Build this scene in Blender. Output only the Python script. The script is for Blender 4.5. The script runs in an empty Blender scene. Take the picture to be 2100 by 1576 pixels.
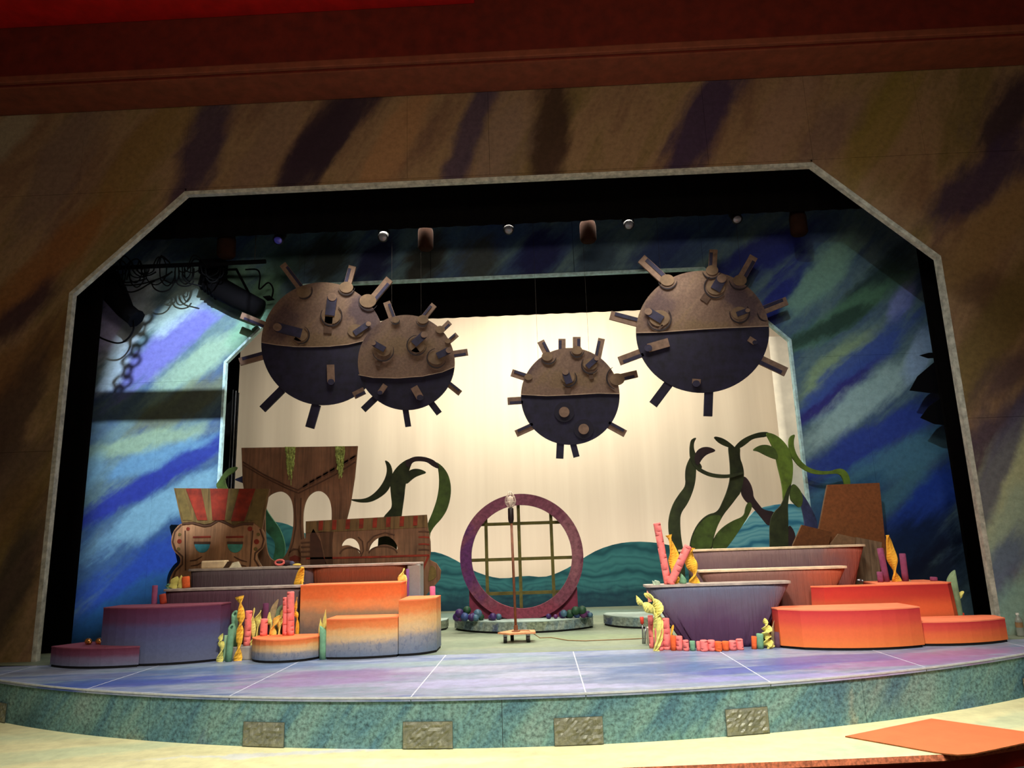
import bpy, bmesh, math, random
from mathutils import Vector, Matrix
from mathutils.geometry import tessellate_polygon
random.seed(7)
SC = bpy.context.scene
COL = SC.collection

# ------------------------------------------------------------------ camera, world, light, exposure
CAM = Vector((0.3825, 0.0, 1.0947)); FPX = 1500.0
YAW, PITCH, ROLL = math.radians(-1.743), math.radians(12.30), math.radians(-1.795)
_F = Vector((math.sin(YAW)*math.cos(PITCH), math.cos(YAW)*math.cos(PITCH), math.sin(PITCH)))
_R = Vector((math.cos(YAW), -math.sin(YAW), 0)); _U = _R.cross(_F)
_R2 = math.cos(ROLL)*_R + math.sin(ROLL)*_U; _U2 = -math.sin(ROLL)*_R + math.cos(ROLL)*_U
cd = bpy.data.cameras.new('camera'); cam = bpy.data.objects.new('camera', cd); COL.objects.link(cam)
cd.sensor_fit = 'HORIZONTAL'; cd.sensor_width = 36.0; cd.lens = FPX/2100*36.0
cd.clip_start = .05; cd.clip_end = 100
cam.matrix_world = Matrix(((_R2.x, _U2.x, -_F.x, CAM.x), (_R2.y, _U2.y, -_F.y, CAM.y), (_R2.z, _U2.z, -_F.z, CAM.z), (0, 0, 0, 1)))
SC.camera = cam
SC.view_settings.view_transform = 'Standard'; SC.view_settings.look = 'None'
SC.view_settings.exposure = 0.0; SC.view_settings.gamma = 1.0
SC.view_settings.use_curve_mapping = False

wd = bpy.data.worlds.new('world'); SC.world = wd; wd.use_nodes = True
wd.node_tree.nodes['Background'].inputs[0].default_value = (1.0, 0.72, 0.5, 1)
wd.node_tree.nodes['Background'].inputs[1].default_value = 0.035


def lamp(kind, name, loc, target, energy, color, **kw):
    d = bpy.data.lights.new(name, kind); d.energy = energy; d.color = color
    for k, v in kw.items(): setattr(d, k, v)
    o = bpy.data.objects.new(name, d); COL.objects.link(o); o.location = loc
    dv = Vector(target) - Vector(loc)
    o.rotation_euler = dv.to_track_quat('-Z', 'Y').to_euler()
    return o


# work lights of the house ceiling, aimed down on the fore-stage
lamp('SPOT', 'work_light_centre', (0.9, 2.6, 5.9), (0.6, 5.6, -.4), 2600, (1.0, .95, .86), spot_size=math.radians(84), spot_blend=.9, shadow_soft_size=.35)
lamp('SPOT', 'work_light_right', (3.4, 3.6, 6.6), (3.3, 6.9, 0), 560, (1.0, .9, .80), spot_size=math.radians(75), spot_blend=.9, shadow_soft_size=.3)
# weak warm house light
lamp('AREA', 'house_light', (0.5, 0.5, 5.6), (0.3, 9, 1.6), 170, (1.0, .80, .60), shape='RECTANGLE', size=5.0, size_y=1.2)
# stage work light high between the two portals, on the scenery and the green floor
lamp('AREA', 'stage_work_light', (0.2, 9.0, 5.2), (0.2, 8.9, 0), 120, (1.0, .94, .82), shape='RECTANGLE', size=5.0, size_y=.2, spread=math.radians(75))
lamp('AREA', 'upstage_work_light', (0.2, 11.2, 5.2), (0.2, 12.6, 0), 110, (.95, 1.0, .85), shape='RECTANGLE', size=5.0, size_y=.4)
# cyc lights behind the second border
lamp('AREA', 'cyc_light', (0.9, 12.3, 5.7), (0.9, 14.4, 3.9), 75, (1.0, .86, .64), shape='RECTANGLE', size=2.6, size_y=.3)
lamp('AREA', 'cyc_light_wide', (0.3, 11.0, 5.4), (0.3, 14.4, 1.0), 260, (1.0, .87, .72), shape='RECTANGLE', size=7.0, size_y=.4)
lamp('AREA', 'cyc_fill_strip', (0.2, 13.35, .25), (0.2, 14.4, 2.0), 75, (1.0, .86, .74), shape='RECTANGLE', size=9.0, size_y=.2)  # added strip at floor level to brighten the lower curtain
lamp('SPOT', 'apron_fill_right', (3.4, 2.6, 5.9), (3.4, 5.6, -.4), 950, (1.0, .96, .88), spot_size=math.radians(56), spot_blend=1.0, shadow_soft_size=.3)  # extra spot added to brighten the lower floor on the right
lamp('SPOT', 'apron_fill_left', (-2.2, 2.6, 5.9), (-2.2, 5.9, -.4), 700, (1.0, .96, .88), spot_size=math.radians(54), spot_blend=1.0, shadow_soft_size=.3)  # extra spot added to brighten the lower floor on the left
KEY_L = Vector((-1.0, 3.2, 6.3)); KEY_R = Vector((1.3, 3.2, 6.3))
lamp('SPOT', 'portal_spot_left', KEY_L, (-4.5, 9.6, 2.9), 5800, (.86, .92, 1.0), spot_size=math.radians(46), spot_blend=.25, shadow_soft_size=.009)
lamp('SPOT', 'portal_spot_right', KEY_R, (4.5, 9.6, 2.7), 1500, (.80, .95, 1.0), spot_size=math.radians(46), spot_blend=.25, shadow_soft_size=.06)


# ------------------------------------------------------------------ helpers
def ray(px, py): return _F + _R2*((px-1050)/FPX) - _U2*((py-788)/FPX)
def atY(px, py, Y):
    d = ray(px, py); return CAM + d*((Y-CAM.y)/d.y)
def atZ(px, py, Z):
    d = ray(px, py); return CAM + d*((Z-CAM.z)/d.z)


def lin(c):
    f = lambda v: v/12.92 if v <= .04045 else ((v+.055)/1.055)**2.4
    return (f(c[0]/255), f(c[1]/255), f(c[2]/255), 1)


_seed = [0]
class NT:
    """a material under construction"""
    def __init__(s, name, rough=.7, spec=.3):
        s.m = bpy.data.materials.new(name); s.m.use_nodes = True
        s.t = s.m.node_tree; s.b = s.t.nodes['Principled BSDF']
        s.b.inputs['Roughness'].default_value = rough
        s.b.inputs['Specular IOR Level'].default_value = spec
    def n(s, typ, **kw):
        o = s.t.nodes.new(typ)
        for k, v in kw.items(): setattr(o, k, v)
        return o
    def l(s, a, b): s.t.links.new(a, b)
    def obj(s):
        return s.n('ShaderNodeTexCoord').outputs['Object']
    def gen(s):
        return s.n('ShaderNodeTexCoord').outputs['Generated']
    def noise(s, vec, scale, detail=4, rough=.6, dist=0.0):
        o = s.n('ShaderNodeTexNoise'); o.inputs['Scale'].default_value = scale
        o.inputs['Detail'].default_value = detail; o.inputs['Roughness'].default_value = rough
        o.inputs['Distortion'].default_value = dist
        s.l(vec, o.inputs['Vector']); return o
    def mapping(s, vec, loc=(0, 0, 0), rot=(0, 0, 0), scale=(1, 1, 1), typ='POINT'):
        o = s.n('ShaderNodeMapping', vector_type=typ); s.l(vec, o.inputs['Vector'])
        o.inputs['Location'].default_value = loc; o.inputs['Rotation'].default_value = rot; o.inputs['Scale'].default_value = scale
        return o.outputs[0]
    def ramp(s, fac, stops, interp='LINEAR'):
        o = s.n('ShaderNodeValToRGB'); e = o.color_ramp.elements; o.color_ramp.interpolation = interp
        while len(e) < len(stops): e.new(.5)
        for i, (p, c) in enumerate(stops): e[i].position = p; e[i].color = lin(c)
        s.l(fac, o.inputs[0]); return o.outputs[0]
    def mix(s, fac, a, b, blend='MIX'):
        o = s.n('ShaderNodeMix', data_type='RGBA', blend_type=blend)
        if isinstance(fac, (int, float)): o.inputs[0].default_value = fac
        else: s.l(fac, o.inputs[0])
        for i, v in ((6, a), (7, b)):
            if isinstance(v, tuple): o.inputs[i].default_value = v
            else: s.l(v, o.inputs[i])
        return o.outputs[2]
    def mr(s, val, a, b, c, d, smooth=True):
        o = s.n('ShaderNodeMapRange', interpolation_type='SMOOTHSTEP' if smooth else 'LINEAR')
        s.l(val, o.inputs[0])
        for i, v in enumerate((a, b, c, d)): o.inputs[i+1].default_value = v
        return o.outputs[0]
    def math(s, op, a, b=None):
        o = s.n('ShaderNodeMath', operation=op)
        for i, v in enumerate((a, b)):
            if v is None: continue
            if isinstance(v, (int, float)): o.inputs[i].default_value = v
            else: s.l(v, o.inputs[i])
        return o.outputs[0]
    def bump(s, h, strength=.3, dist=.01):
        o = s.n('ShaderNodeBump'); o.inputs['Strength'].default_value = strength; o.inputs['Distance'].default_value = dist
        s.l(h, o.inputs['Height']); s.l(o.outputs[0], s.b.inputs['Normal'])
    def out(s, c): s.l(c, s.b.inputs['Base Color']); return s.m


def plain(name, c, rough=.7, var=.12, scale=9, spec=.3, metal=0.0, bump=0):
    t = NT(name, rough, spec); t.b.inputs['Metallic'].default_value = metal
    nz = t.noise(t.obj(), scale, 3)
    lo = tuple(max(0, v*(1-var)) for v in c); hi = tuple(min(255, v*(1+var)) for v in c)
    if bump: t.bump(nz.outputs[0], bump, .01)
    return t.out(t.ramp(nz.outputs[0], [(.3, lo), (.7, hi)]))


def streaked(name, plane, base, streaks, grain=(22, .10), dist=.45, rough=.75, freq=.9, ang=.9):
    """a wash of paint: stretched noise through a ramp, then single brush streaks (x, z, angle, length, width, colour, strength)"""
    t = NT(name, rough, .25)
    sp = t.n('ShaderNodeSeparateXYZ'); t.l(t.obj(), sp.inputs[0])
    cb = t.n('ShaderNodeCombineXYZ'); t.l(sp.outputs[0], cb.inputs[0]); t.l(sp.outputs[2 if plane == 'xz' else 1], cb.inputs[1])
    v = cb.outputs[0]
    big = t.mapping(v, rot=(0, 0, -ang), scale=(1, 1, 1))
    big = t.mapping(big, scale=(freq*.35, freq*1.5, 1))
    n1 = t.noise(big, 1.4, 6, .62, .5)
    col = t.ramp(n1.outputs[0], base)
    n2 = t.noise(v, 2.2, 6, .65)
    off = t.n('ShaderNodeVectorMath', operation='MULTIPLY_ADD'); t.l(n2.outputs[1], off.inputs[0])
    off.inputs[1].default_value = (dist, dist, 0); t.l(v, off.inputs[2])
    sh = t.n('ShaderNodeVectorMath', operation='ADD'); t.l(off.outputs[0], sh.inputs[0]); sh.inputs[1].default_value = (-dist/2, -dist/2, 0)
    n3 = t.noise(t.mapping(big, scale=(2.4, 2.0, 1)), 1.6, 5, .65, .3); wob = t.math('MULTIPLY', t.math('SUBTRACT', n3.outputs[0], .5), 1.5)
    for (x, z, a, L, W, c, st) in streaks:
        mp = t.mapping(sh.outputs[0], (x, z, 0), (0, 0, a), (L, W, 1), 'TEXTURE')
        ln = t.n('ShaderNodeVectorMath', operation='LENGTH'); t.l(mp, ln.inputs[0])
        col = t.mix(t.mr(t.math('ADD', ln.outputs['Value'], wob), .45, 1.15, st, 0), col, lin(c))
    g = t.noise(v, grain[0], 4, .7)
    dk = t.ramp(g.outputs[0], [(.3, (255*(1-grain[1]*2.2),)*3), (.62, (255,)*3)])
    col = t.mix(1.0, col, dk, 'MULTIPLY')
    t.bump(g.outputs[0], .12, .01)
    return t.out(col)


def pxs(Y, items, k=1.0, kl=.85):
    """brush strokes given by their two ends as seen on the plane Y: (x0,y0,x1,y1,width,colour,strength)"""
    r = []
    for (x0, y0, x1, y1, w, c, st) in items:
        a, b = atY(x0, y0, Y), atY(x1, y1, Y); m = (a+b)/2
        s = Y/FPX
        r.append((m.x, m.z, math.atan2(b.z-a.z, b.x-a.x), max((b-a).length*kl, .05), w*s*.62*k, c, st))
    return r


def fade(name, stops, rough=.7, dist=.10, brush=None, grain=.06, spec=.25):
    """paint sprayed from one height to another over the whole piece"""
    t = NT(name, rough, spec)
    sp = t.n('ShaderNodeSeparateXYZ'); t.l(t.gen(), sp.inputs[0])
    ob = t.obj()
    nz = t.noise(t.mapping(ob, scale=(5, 5, 9)), 1.0, 5, .65, .6)
    h = t.math('ADD', sp.outputs[2], t.math('MULTIPLY', t.math('SUBTRACT', nz.outputs[0], .5), dist*2))
    col = t.ramp(h, stops, 'EASE')
    if brush:
        n3 = t.noise(t.mapping(ob, rot=(0, .6, 0), scale=(22, 22, 12)), 1.0, 3, .6, 1.2)
        low = t.mr(sp.outputs[2], .15, .62, 1, 0)
        f = t.math('MULTIPLY', t.mr(n3.outputs[0], .52, .66, 0, .75), low)
        col = t.mix(f, col, lin(brush))
    g = t.noise(ob, 30, 4, .7)
    col = t.mix(1.0, col, t.ramp(g.outputs[0], [(.3, (255*(1-grain),)*3), (.65, (255,)*3)]), 'MULTIPLY')
    return t.out(col)


def wood(name, c, rough=.75, dark=.55):
    t = NT(name, rough, .2)
    nz = t.noise(t.mapping(t.obj(), scale=(22, 22, 1.6)), 1.0, 5, .65, .4)
    n2 = t.noise(t.obj(), 3, 3)
    c1 = t.ramp(nz.outputs[0], [(.25, tuple(v*dark for v in c)), (.5, c), (.75, tuple(min(255, v*1.18) for v in c))])
    return t.out(t.mix(1.0, c1, t.ramp(n2.outputs[0], [(.3, (205,)*3), (.7, (255,)*3)]), 'MULTIPLY'))


def tagp(o, label=None, cat=None, group=None, kind=None):
    if label: o['label'] = label
    if cat: o['category'] = cat
    if group: o['group'] = group
    if kind: o['kind'] = kind
    return o


def thing(name, label, cat, loc, group=None):
    o = bpy.data.objects.new(name, None); COL.objects.link(o); o.location = loc
    o.empty_display_size = .05
    return tagp(o, label, cat, group)


def wloc(o):
    v = Vector(o.location)
    while o.parent: o = o.parent; v += Vector(o.location)
    return v


def mesh(name, verts, faces, mats, parent=None, smooth=False, fm=None, loc=None):
    """verts in world space; a top-level object gets its origin at its base"""
    verts = [Vector(v) for v in verts]
    if parent: base = wloc(parent); 
    elif loc is not None: base = Vector(loc)
    else:
        base = Vector((sum(v.x for v in verts)/len(verts), sum(v.y for v in verts)/len(verts), min(v.z for v in verts)))
    me = bpy.data.meshes.new(name); me.from_pydata([tuple(v-base) for v in verts], [], faces)
    if not isinstance(mats, (list, tuple)): mats = [mats]
    for m in mats: me.materials.append(m)
    if fm:
        for p, i in zip(me.polygons, fm): p.material_index = i
    if smooth:
        for p in me.polygons: p.use_smooth = True
    bm = bmesh.new(); bm.from_mesh(me); bmesh.ops.recalc_face_normals(bm, faces=bm.faces); bm.to_mesh(me); bm.free()
    o = bpy.data.objects.new(name, me); COL.objects.link(o)
    if parent: o.parent = parent
    else: o.location = base
    return o


def struct(name, verts, faces, mats, **kw):
    o = mesh(name, verts, faces, mats, **kw); o['kind'] = 'structure'; return o


class G:
    """gathers verts and faces for one mesh"""
    def __init__(s): s.v = []; s.f = []; s.m = []
    def add(s, vs, fs, mi=0):
        k = len(s.v); s.v += [Vector(v) for v in vs]; s.f += [tuple(i+k for i in f) for f in fs]; s.m += [mi]*len(fs)
    def box(s, x0, x1, y0, y1, z0, z1, mi=0, bev=0):
        if bev:
            b = bev; ring = lambda z, i: [(x0+i, y0+b, z), (x0+b, y0+i, z), (x1-b, y0+i, z), (x1-i, y0+b, z), (x1-i, y1-b, z), (x1-b, y1-i, z), (x0+b, y1-i, z), (x0+i, y1-b, z)]
            vs = ring(z0, b*.6) + ring(z0+b, 0) + ring(z1-b, 0) + ring(z1, b*.6)
            fs = [tuple(range(7, -1, -1)), tuple(range(24, 32))]
            for r in range(3):
                for i in range(8): fs.append((r*8+i, r*8+(i+1) % 8, r*8+8+(i+1) % 8, r*8+8+i))
            s.add(vs, fs, mi); return
        s.add([(x0, y0, z0), (x1, y0, z0), (x1, y1, z0), (x0, y1, z0), (x0, y0, z1), (x1, y0, z1), (x1, y1, z1), (x0, y1, z1)],
              [(3, 2, 1, 0), (4, 5, 6, 7), (0, 1, 5, 4), (1, 2, 6, 5), (2, 3, 7, 6), (3, 0, 4, 7)], mi)
    def tube(s, path, rad, seg=10, mi=0, caps=True):
        path = [Vector(p) for p in path]
        if isinstance(rad, (int, float)): rad = [rad]*len(path)
        vs = []; prev = None
        for i, p in enumerate(path):
            a = path[max(i-1, 0)]; b = path[min(i+1, len(path)-1)]; d = (b-a).normalized()
            if prev is None:
                x = d.orthogonal().normalized()
            else:
                x = (prev - d*prev.dot(d)).normalized()
            prev = x; y = d.cross(x)
            for j in range(seg):
                t = 2*math.pi*j/seg; vs.append(p + (x*math.cos(t) + y*math.sin(t))*rad[i])
        fs = []
        for i in range(len(path)-1):
            for j in range(seg): fs.append((i*seg+j, i*seg+(j+1) % seg, (i+1)*seg+(j+1) % seg, (i+1)*seg+j))
        if caps: fs += [tuple(range(seg-1, -1, -1)), tuple((len(path)-1)*seg+j for j in range(seg))]
        s.add(vs, fs, mi)
    def ball(s, c, r, seg=12, rings=8, mi=0, sq=(1, 1, 1)):
        c = Vector(c); vs = [c+Vector((0, 0, r*sq[2]))]
        for i in range(1, rings):
            a = math.pi*i/rings
            for j in range(seg):
                b = 2*math.pi*j/seg; vs.append(c+Vector((r*sq[0]*math.sin(a)*math.cos(b), r*sq[1]*math.sin(a)*math.sin(b), r*sq[2]*math.cos(a))))
        vs.append(c-Vector((0, 0, r*sq[2]))); fs = []
        for j in range(seg): fs.append((0, 1+j, 1+(j+1) % seg))
        for i in range(rings-2):
            for j in range(seg): fs.append((1+i*seg+j, 1+(i+1)*seg+j, 1+(i+1)*seg+(j+1) % seg, 1+i*seg+(j+1) % seg))
        k = 1+(rings-2)*seg
        for j in range(seg): fs.append((k+j, len(vs)-1, k+(j+1) % seg))
        s.add(vs, fs, mi)
    def lathe(s, c, prof, seg=20, mi=0):
        c = Vector(c); vs = []; fs = []
        for (r, z) in prof:
            for j in range(seg):
                t = 2*math.pi*j/seg; vs.append(c+Vector((r*math.cos(t), r*math.sin(t), z)))
        for i in range(len(prof)-1):
            for j in range(seg): fs.append((i*seg+j, i*seg+(j+1) % seg, (i+1)*seg+(j+1) % seg, (i+1)*seg+j))
        fs += [tuple(range(seg-1, -1, -1)), tuple((len(prof)-1)*seg+j for j in range(seg))]
        s.add(vs, fs, mi)
    def make(s, name, mats, parent=None, smooth=False, loc=None): return mesh(name, s.v, s.f, mats, parent, smooth, s.m, loc)


def chaikin(pts, n=2, closed=True):
    for _ in range(n):
        o = []
        N = len(pts)
        for i in range(N if closed else N-1):
            a, b = pts[i], pts[(i+1) % N]
            o += [(a[0]*.75+b[0]*.25, a[1]*.75+b[1]*.25), (a[0]*.25+b[0]*.75, a[1]*.25+b[1]*.75)]
        pts = o
    return pts


def crop(ox, oy, sc):
    return lambda pts: [(ox+u/sc, oy+v/sc) for (u, v) in pts]


def to_plane(pts, Y):
    r = []
    for (x, y) in pts:
        p = atY(x, y, Y); r.append((p.x, max(p.z, 0.0)))
    return r


def slab(name, outer, holes, Y, t, mats, parent=None, loc=None):
    """a board in the plane Y (front face) of thickness t, outline and holes in world x,z"""
    loops = [outer]+list(holes)
    tris = tessellate_polygon([[Vector((x, z, 0)) for x, z in lp] for lp in loops])
    flat = [p for lp in loops for p in lp]; n = len(flat)
    vs = [(x, Y, z) for x, z in flat] + [(x, Y+t, z) for x, z in flat]
    fs = [tuple(q) for q in tris] + [tuple(i+n for i in reversed(q)) for q in tris]; fm = [0]*len(fs)
    k = 0
    for lp in loops:
        N = len(lp)
        for i in range(N):
            a, b = k+i, k+(i+1) % N; fs.append((a, b, b+n, a+n)); fm.append(1 if isinstance(mats, (list, tuple)) and len(mats) > 1 else 0)
        k += N
    return mesh(name, vs, fs, mats, parent, False, fm, loc)


def cutout(name, pts, Y, t, mats, parent=None, holes=(), sm=0, loc=None):
    o = to_plane(pts, Y)
    if sm: o = chaikin(o, sm)
    hs = []
    for h in holes:
        q = to_plane(h, Y); hs.append(chaikin(q, 2))
    return slab(name, o, hs, Y, t, mats, parent, loc)


def stripe(pts, w, closed=False, taper=False):
    """pixel outline of a brush line along pts, w pixels wide"""
    L, R = [], []
    n = len(pts)
    for i, (x, y) in enumerate(pts):
        a = pts[max(i-1, 0)]; b = pts[min(i+1, n-1)]
        dx, dy = b[0]-a[0], b[1]-a[1]; d = math.hypot(dx, dy) or 1
        ww = w/2*(1 if not taper else (.25+.75*math.sin(math.pi*(i+.3)/(n-.4))))
        L.append((x-dy/d*ww, y+dx/d*ww)); R.append((x+dy/d*ww, y-dx/d*ww))
    return L + R[::-1]


def arcpx(cx, cy, r, a0, a1, n=14, ry=None):
    ry = ry or r
    return [(cx+r*math.cos(math.radians(a0+(a1-a0)*i/(n-1))), cy-ry*math.sin(math.radians(a0+(a1-a0)*i/(n-1)))) for i in range(n)]


# ------------------------------------------------------------------ materials
BLACK = plain('black_velour', (7, 6, 6), .95, .3, 20, .05)
TRIM = plain('pale_trim_paint', (176, 178, 165), .7, .18, 14)
BLUE_EDGE = plain('pale_blue_edge_paint', (165, 200, 205), .7, .15, 14)
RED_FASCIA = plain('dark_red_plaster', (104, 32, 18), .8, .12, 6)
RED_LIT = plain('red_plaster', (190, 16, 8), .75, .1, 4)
SOFFIT = plain('brown_soffit', (128, 68, 46), .8, .1, 6)
PINK = plain('coral_pink_foam', (244, 128, 122), .85, .05, 30)
PINKD = plain('shaded_pink_foam', (120, 28, 34), .9, .1, 30)
YEL = plain('yellow_foam', (232, 196, 92), .85, .08, 24)
YELG = plain('yellow_green_foam', (222, 214, 118), .85, .08, 24)
ORY = plain('amber_foam', (240, 182, 60), .85, .08, 24)
GRN = plain('sea_green_foam', (112, 160, 126), .85, .08, 24)
PUR = plain('purple_foam', (142, 72, 108), .85, .08, 24)
ORG = plain('orange_foam', (232, 104, 52), .85, .08, 24)
TAN = plain('tan_reed', (168, 150, 112), .85, .1, 24)
STEEL = plain('dull_steel', (150, 150, 155), .35, .1, 20, .5, .9)
DARKMET = plain('black_metal', (16, 15, 16), .5, .2, 20, .4)
BROWNMET = plain('brown_lamp_housing', (34, 19, 12), .9, .15, 14, .05)
LENS = plain('lens_glass', (104, 106, 116), .12, .2, 6, .8)
LENSB = plain('blue_lens_glass', (70, 70, 190), .12, .2, 6, .8)
BLACKMAT = plain('matte_black_paint', (6, 6, 9), .9, .2, 20, .08)
CABLE = plain('black_cable', (7, 8, 10), .85, .1, 20, .1)
WIRE = plain('dark_hanging_wire', (34, 30, 26), .6, .1, 20)

# ------------------------------------------------------------------ structure: floors, riser
Rr, Cy = 9.1, 14.86
def arc_xy(x, r=Rr): return Cy - math.sqrt(r*r-x*x)

floor_front = streaked('purple_blue_stage_paint', 'xy', [(.25, (80, 100, 144)), (.4, (112, 130, 168)), (.52, (150, 160, 184)), (.64, (124, 148, 166)), (.78, (140, 130, 168))], [
    (-3.2, 6.7, .2, 1.3, .22, (70, 84, 168), .8), (-1.6, 6.5, .15, .9, .25, (146, 128, 178), .8), (-.2, 6.3, .1, .9, .2, (176, 176, 214), .8), (-1.2, 7.3, .1, .8, .2, (136, 158, 172), .8),
    (1.4, 6.7, .2, .8, .25, (84, 112, 160), .85), (2.2, 6.6, .25, .9, .2, (88, 98, 172), .8), (3.6, 6.8, .3, 1.0, .25, (150, 112, 164), .85), (4.6, 7.3, .4, .5, .2, (110, 128, 160), .8),
    (-.2, 7.4, .05, 1.3, .18, (150, 168, 172), .8), (.5, 6.0, 0, .9, .12, (186, 186, 222), .7), (3.0, 6.25, .2, .8, .1, (176, 168, 214), .7), (-3.4, 7.2, .3, 1, .2, (88, 98, 150), .7), (-4.6, 7.4, .3, .6, .2, (120, 120, 120), .5), (1.9, 7.2, .1, .9, .12, (140, 160, 180), .7), (-2.6, 7.35, .1, 1.2, .3, (92, 118, 158), .85), (-1.3, 6.9, .05, 1.1, .28, (136, 112, 160), .8), (-.4, 7.0, .02, .8, .2, (176, 178, 200), .8), (-3.6, 6.75, .3, 1.0, .25, (66, 92, 160), .8), (.3, 6.6, .04, .7, .16, (182, 186, 212), .8), (1.2, 7.3, .05, .8, .3, (88, 112, 150), .85), (2.9, 7.0, .12, 1.0, .25, (98, 96, 160), .8), (4.2, 7.15, .25, .8, .22, (158, 116, 158), .8), (2.0, 6.2, .1, .9, .14, (150, 150, 204), .8)],
    grain=(9, .05), dist=.3, rough=.38, freq=1.6, ang=.12)
floor_back = streaked('green_grey_stage_paint', 'xy', [(.3, (112, 126, 108)), (.5, (126, 138, 116)), (.7, (138, 144, 122))], [(0, 8.1, .05, 2, .2, (122, 134, 128), .6), (.9, 9.0, 0, 1, .3, (122, 138, 104), .6), (-.4, 12, 0, 3, .8, (128, 156, 150), .7)], grain=(9, .05), rough=.5, ang=.1)
g = G(); g.box(-10, 10, 7.9, 15.6, -.36, 0)
fl = g.make('floor', [floor_back], loc=(0, 0, 0)); fl['kind'] = 'structure'
cuts = [-7.2, -4.9, -3.5, -2.08, -.62, .68, 2.1, 3.5, 4.9, 7.2]
for i in range(len(cuts)-1):
    a, b = cuts[i]+.004, cuts[i+1]-.004
    N = 10; xs = [a+(b-a)*k/N for k in range(N+1)]
    top = [(x, arc_xy(x), 0) for x in xs] + [(b, 7.896, 0), (a, 7.896, 0)]
    bot = [(x, y, -.03) for x, y, _ in top]
    n = len(top)
    fs = [tuple(range(n)), tuple(range(2*n-1, n-1, -1))]+[(k, (k+1) % n, n+(k+1) % n, n+k) for k in range(n)]
    mesh('floor_panel', top+bot, fs, [floor_front], fl)
SEAM = plain('pale_seam_line', (196, 200, 214), .6, .1, 20)
for a in cuts[1:-1]:
    g = G(); y0 = arc_xy(a)+.01; g.box(a-.005, a+.005, y0, 7.88, -.02, .0006); g.make('seam_strip', [SEAM], fl)
# curved riser, in panels
riser_paint = streaked('teal_sponged_paint', 'xz', [(.28, (60, 96, 122)), (.42, (90, 134, 146)), (.55, (116, 156, 152)), (.7, (138, 164, 158))], [
    (-3.0, -.18, 1.2, .3, .1, (150, 158, 130), .7), (-3.4, -.2, 1.5, .3, .25, (64, 104, 112), .7), (-2.3, -.2, 1.4, .3, .12, (52, 84, 130), .75), (.2, -.25, 1.3, .25, .35, (64, 104, 140), .6), (1.4, -.2, 1.2, .3, .25, (112, 156, 140), .7),
    (2.3, -.2, 1.2, .3, .3, (120, 130, 130), .6), (2.75, -.2, 1.5, .4, .05, (158, 164, 144), .8), (3.0, -.25, 1.2, .25, .18, (66, 92, 132), .8), (3.8, -.2, .9, .4, .2, (84, 120, 150), .7), (4.5, -.2, .9, .4, .12, (100, 140, 130), .7), (-4.3, -.2, 1, .5, .3, (58, 96, 104), .7)],
    grain=(34, .22), dist=.2, freq=1.6)
rs = bpy.data.objects.new('wall_riser', None); COL.objects.link(rs); rs.location = (0, 0, -.36); rs['kind'] = 'structure'
rc = [-7.0, atZ(318, 1465, -.18).x, atZ(1030, 1480, -.18).x, atZ(1765, 1430, -.18).x, 7.0]
for i in range(4):
    a, b = rc[i]+.002, rc[i+1]-.002; N = 24; vs = []; fs = []
    for k in range(N+1):
        x = a+(b-a)*k/N
        for r, z in ((Rr-.012, -.012), (Rr-.012, -.36), (Rr-.045, -.36), (Rr-.045, -.012)): vs.append((x, arc_xy(x, r), z))
    for k in range(N):
        for j in range(4): fs.append((k*4+j, k*4+(j+1) % 4, k*4+4+(j+1) % 4, k*4+4+j))
    fs += [(0, 1, 2, 3), (N*4+3, N*4+2, N*4+1, N*4)]
    mesh('riser_panel', vs, fs, [riser_paint], rs)
EDGE_HI = plain('edge_highlight_paint', (180, 186, 190), .6, .06, 20)  # pale strip standing in for the highlight along the deck edge
g = G(); xs = [-6.9+13.8*k/80 for k in range(81)]
for k in range(80):
    a, b = xs[k], xs[k+1]; vs = []
    for x in (a, b):
        for r, z in ((Rr+.003, .001), (Rr+.003, -.012), (Rr-.008, -.012), (Rr-.008, .001)): vs.append((x, arc_xy(x, r), z))
    g.add(vs, [(0, 1, 5, 4), (3, 0, 4, 7), (1, 2, 6, 5)])
o = g.make('trim_6', [EDGE_HI]); o['kind'] = 'structure'
# lower cream floor in front of the riser
low_paint = streaked('cream_floor_paint', 'xy', [(.3, (214, 208, 160)), (.5, (230, 224, 172)), (.7, (206, 216, 172))], [(2.4, 5.5, .1, .6, .2, (184, 220, 168), .8), (-3.2, 5.9, .3, 1.0, .2, (196, 212, 172), .6), (-.6, 5.5, 0, .9, .12, (246, 240, 190), .8), (4, 6.2, .5, .6, .2, (190, 206, 170), .6), (-1.5, 5.75, .1, 1.3, .06, (210, 214, 220), .7)], grain=(8, .04), rough=.5, ang=.2)
fe = [(-6.5, 5.9), (-3, 5.02), (0, 4.98)] + [tuple(atZ(x, y, -.36)[:2]) for x, y in ((1265, 1576), (1600, 1563), (1800, 1554.5), (1935, 1548))] + [tuple(atZ(x, y, -.36)[:2]) for x, y in ((2100, 1522),)] + [(7, 7.0)]
back = [(x, arc_xy(x, Rr-.05)) for x in [6.8-13.6*k/40 for k in range(41)]]
pl = [(x, y) for x, y in fe]+back
def flat_plate(name, poly, z0, z1, mats, parent=None, loc=None, fm_side=0):
    tris = tessellate_polygon([[Vector((x, y, 0)) for x, y in poly]]); n = len(poly)
    vs = [(x, y, z1) for x, y in poly]+[(x, y, z0) for x, y in poly]
    fs = [tuple(q) for q in tris]+[tuple(i+n for i in q) for q in tris]; m = [0]*len(fs)
    for i in range(n): fs.append((i, (i+1) % n, n+(i+1) % n, n+i)); m.append(fm_side)
    return mesh(name, vs, fs, mats, parent, False, m, loc)
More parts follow.
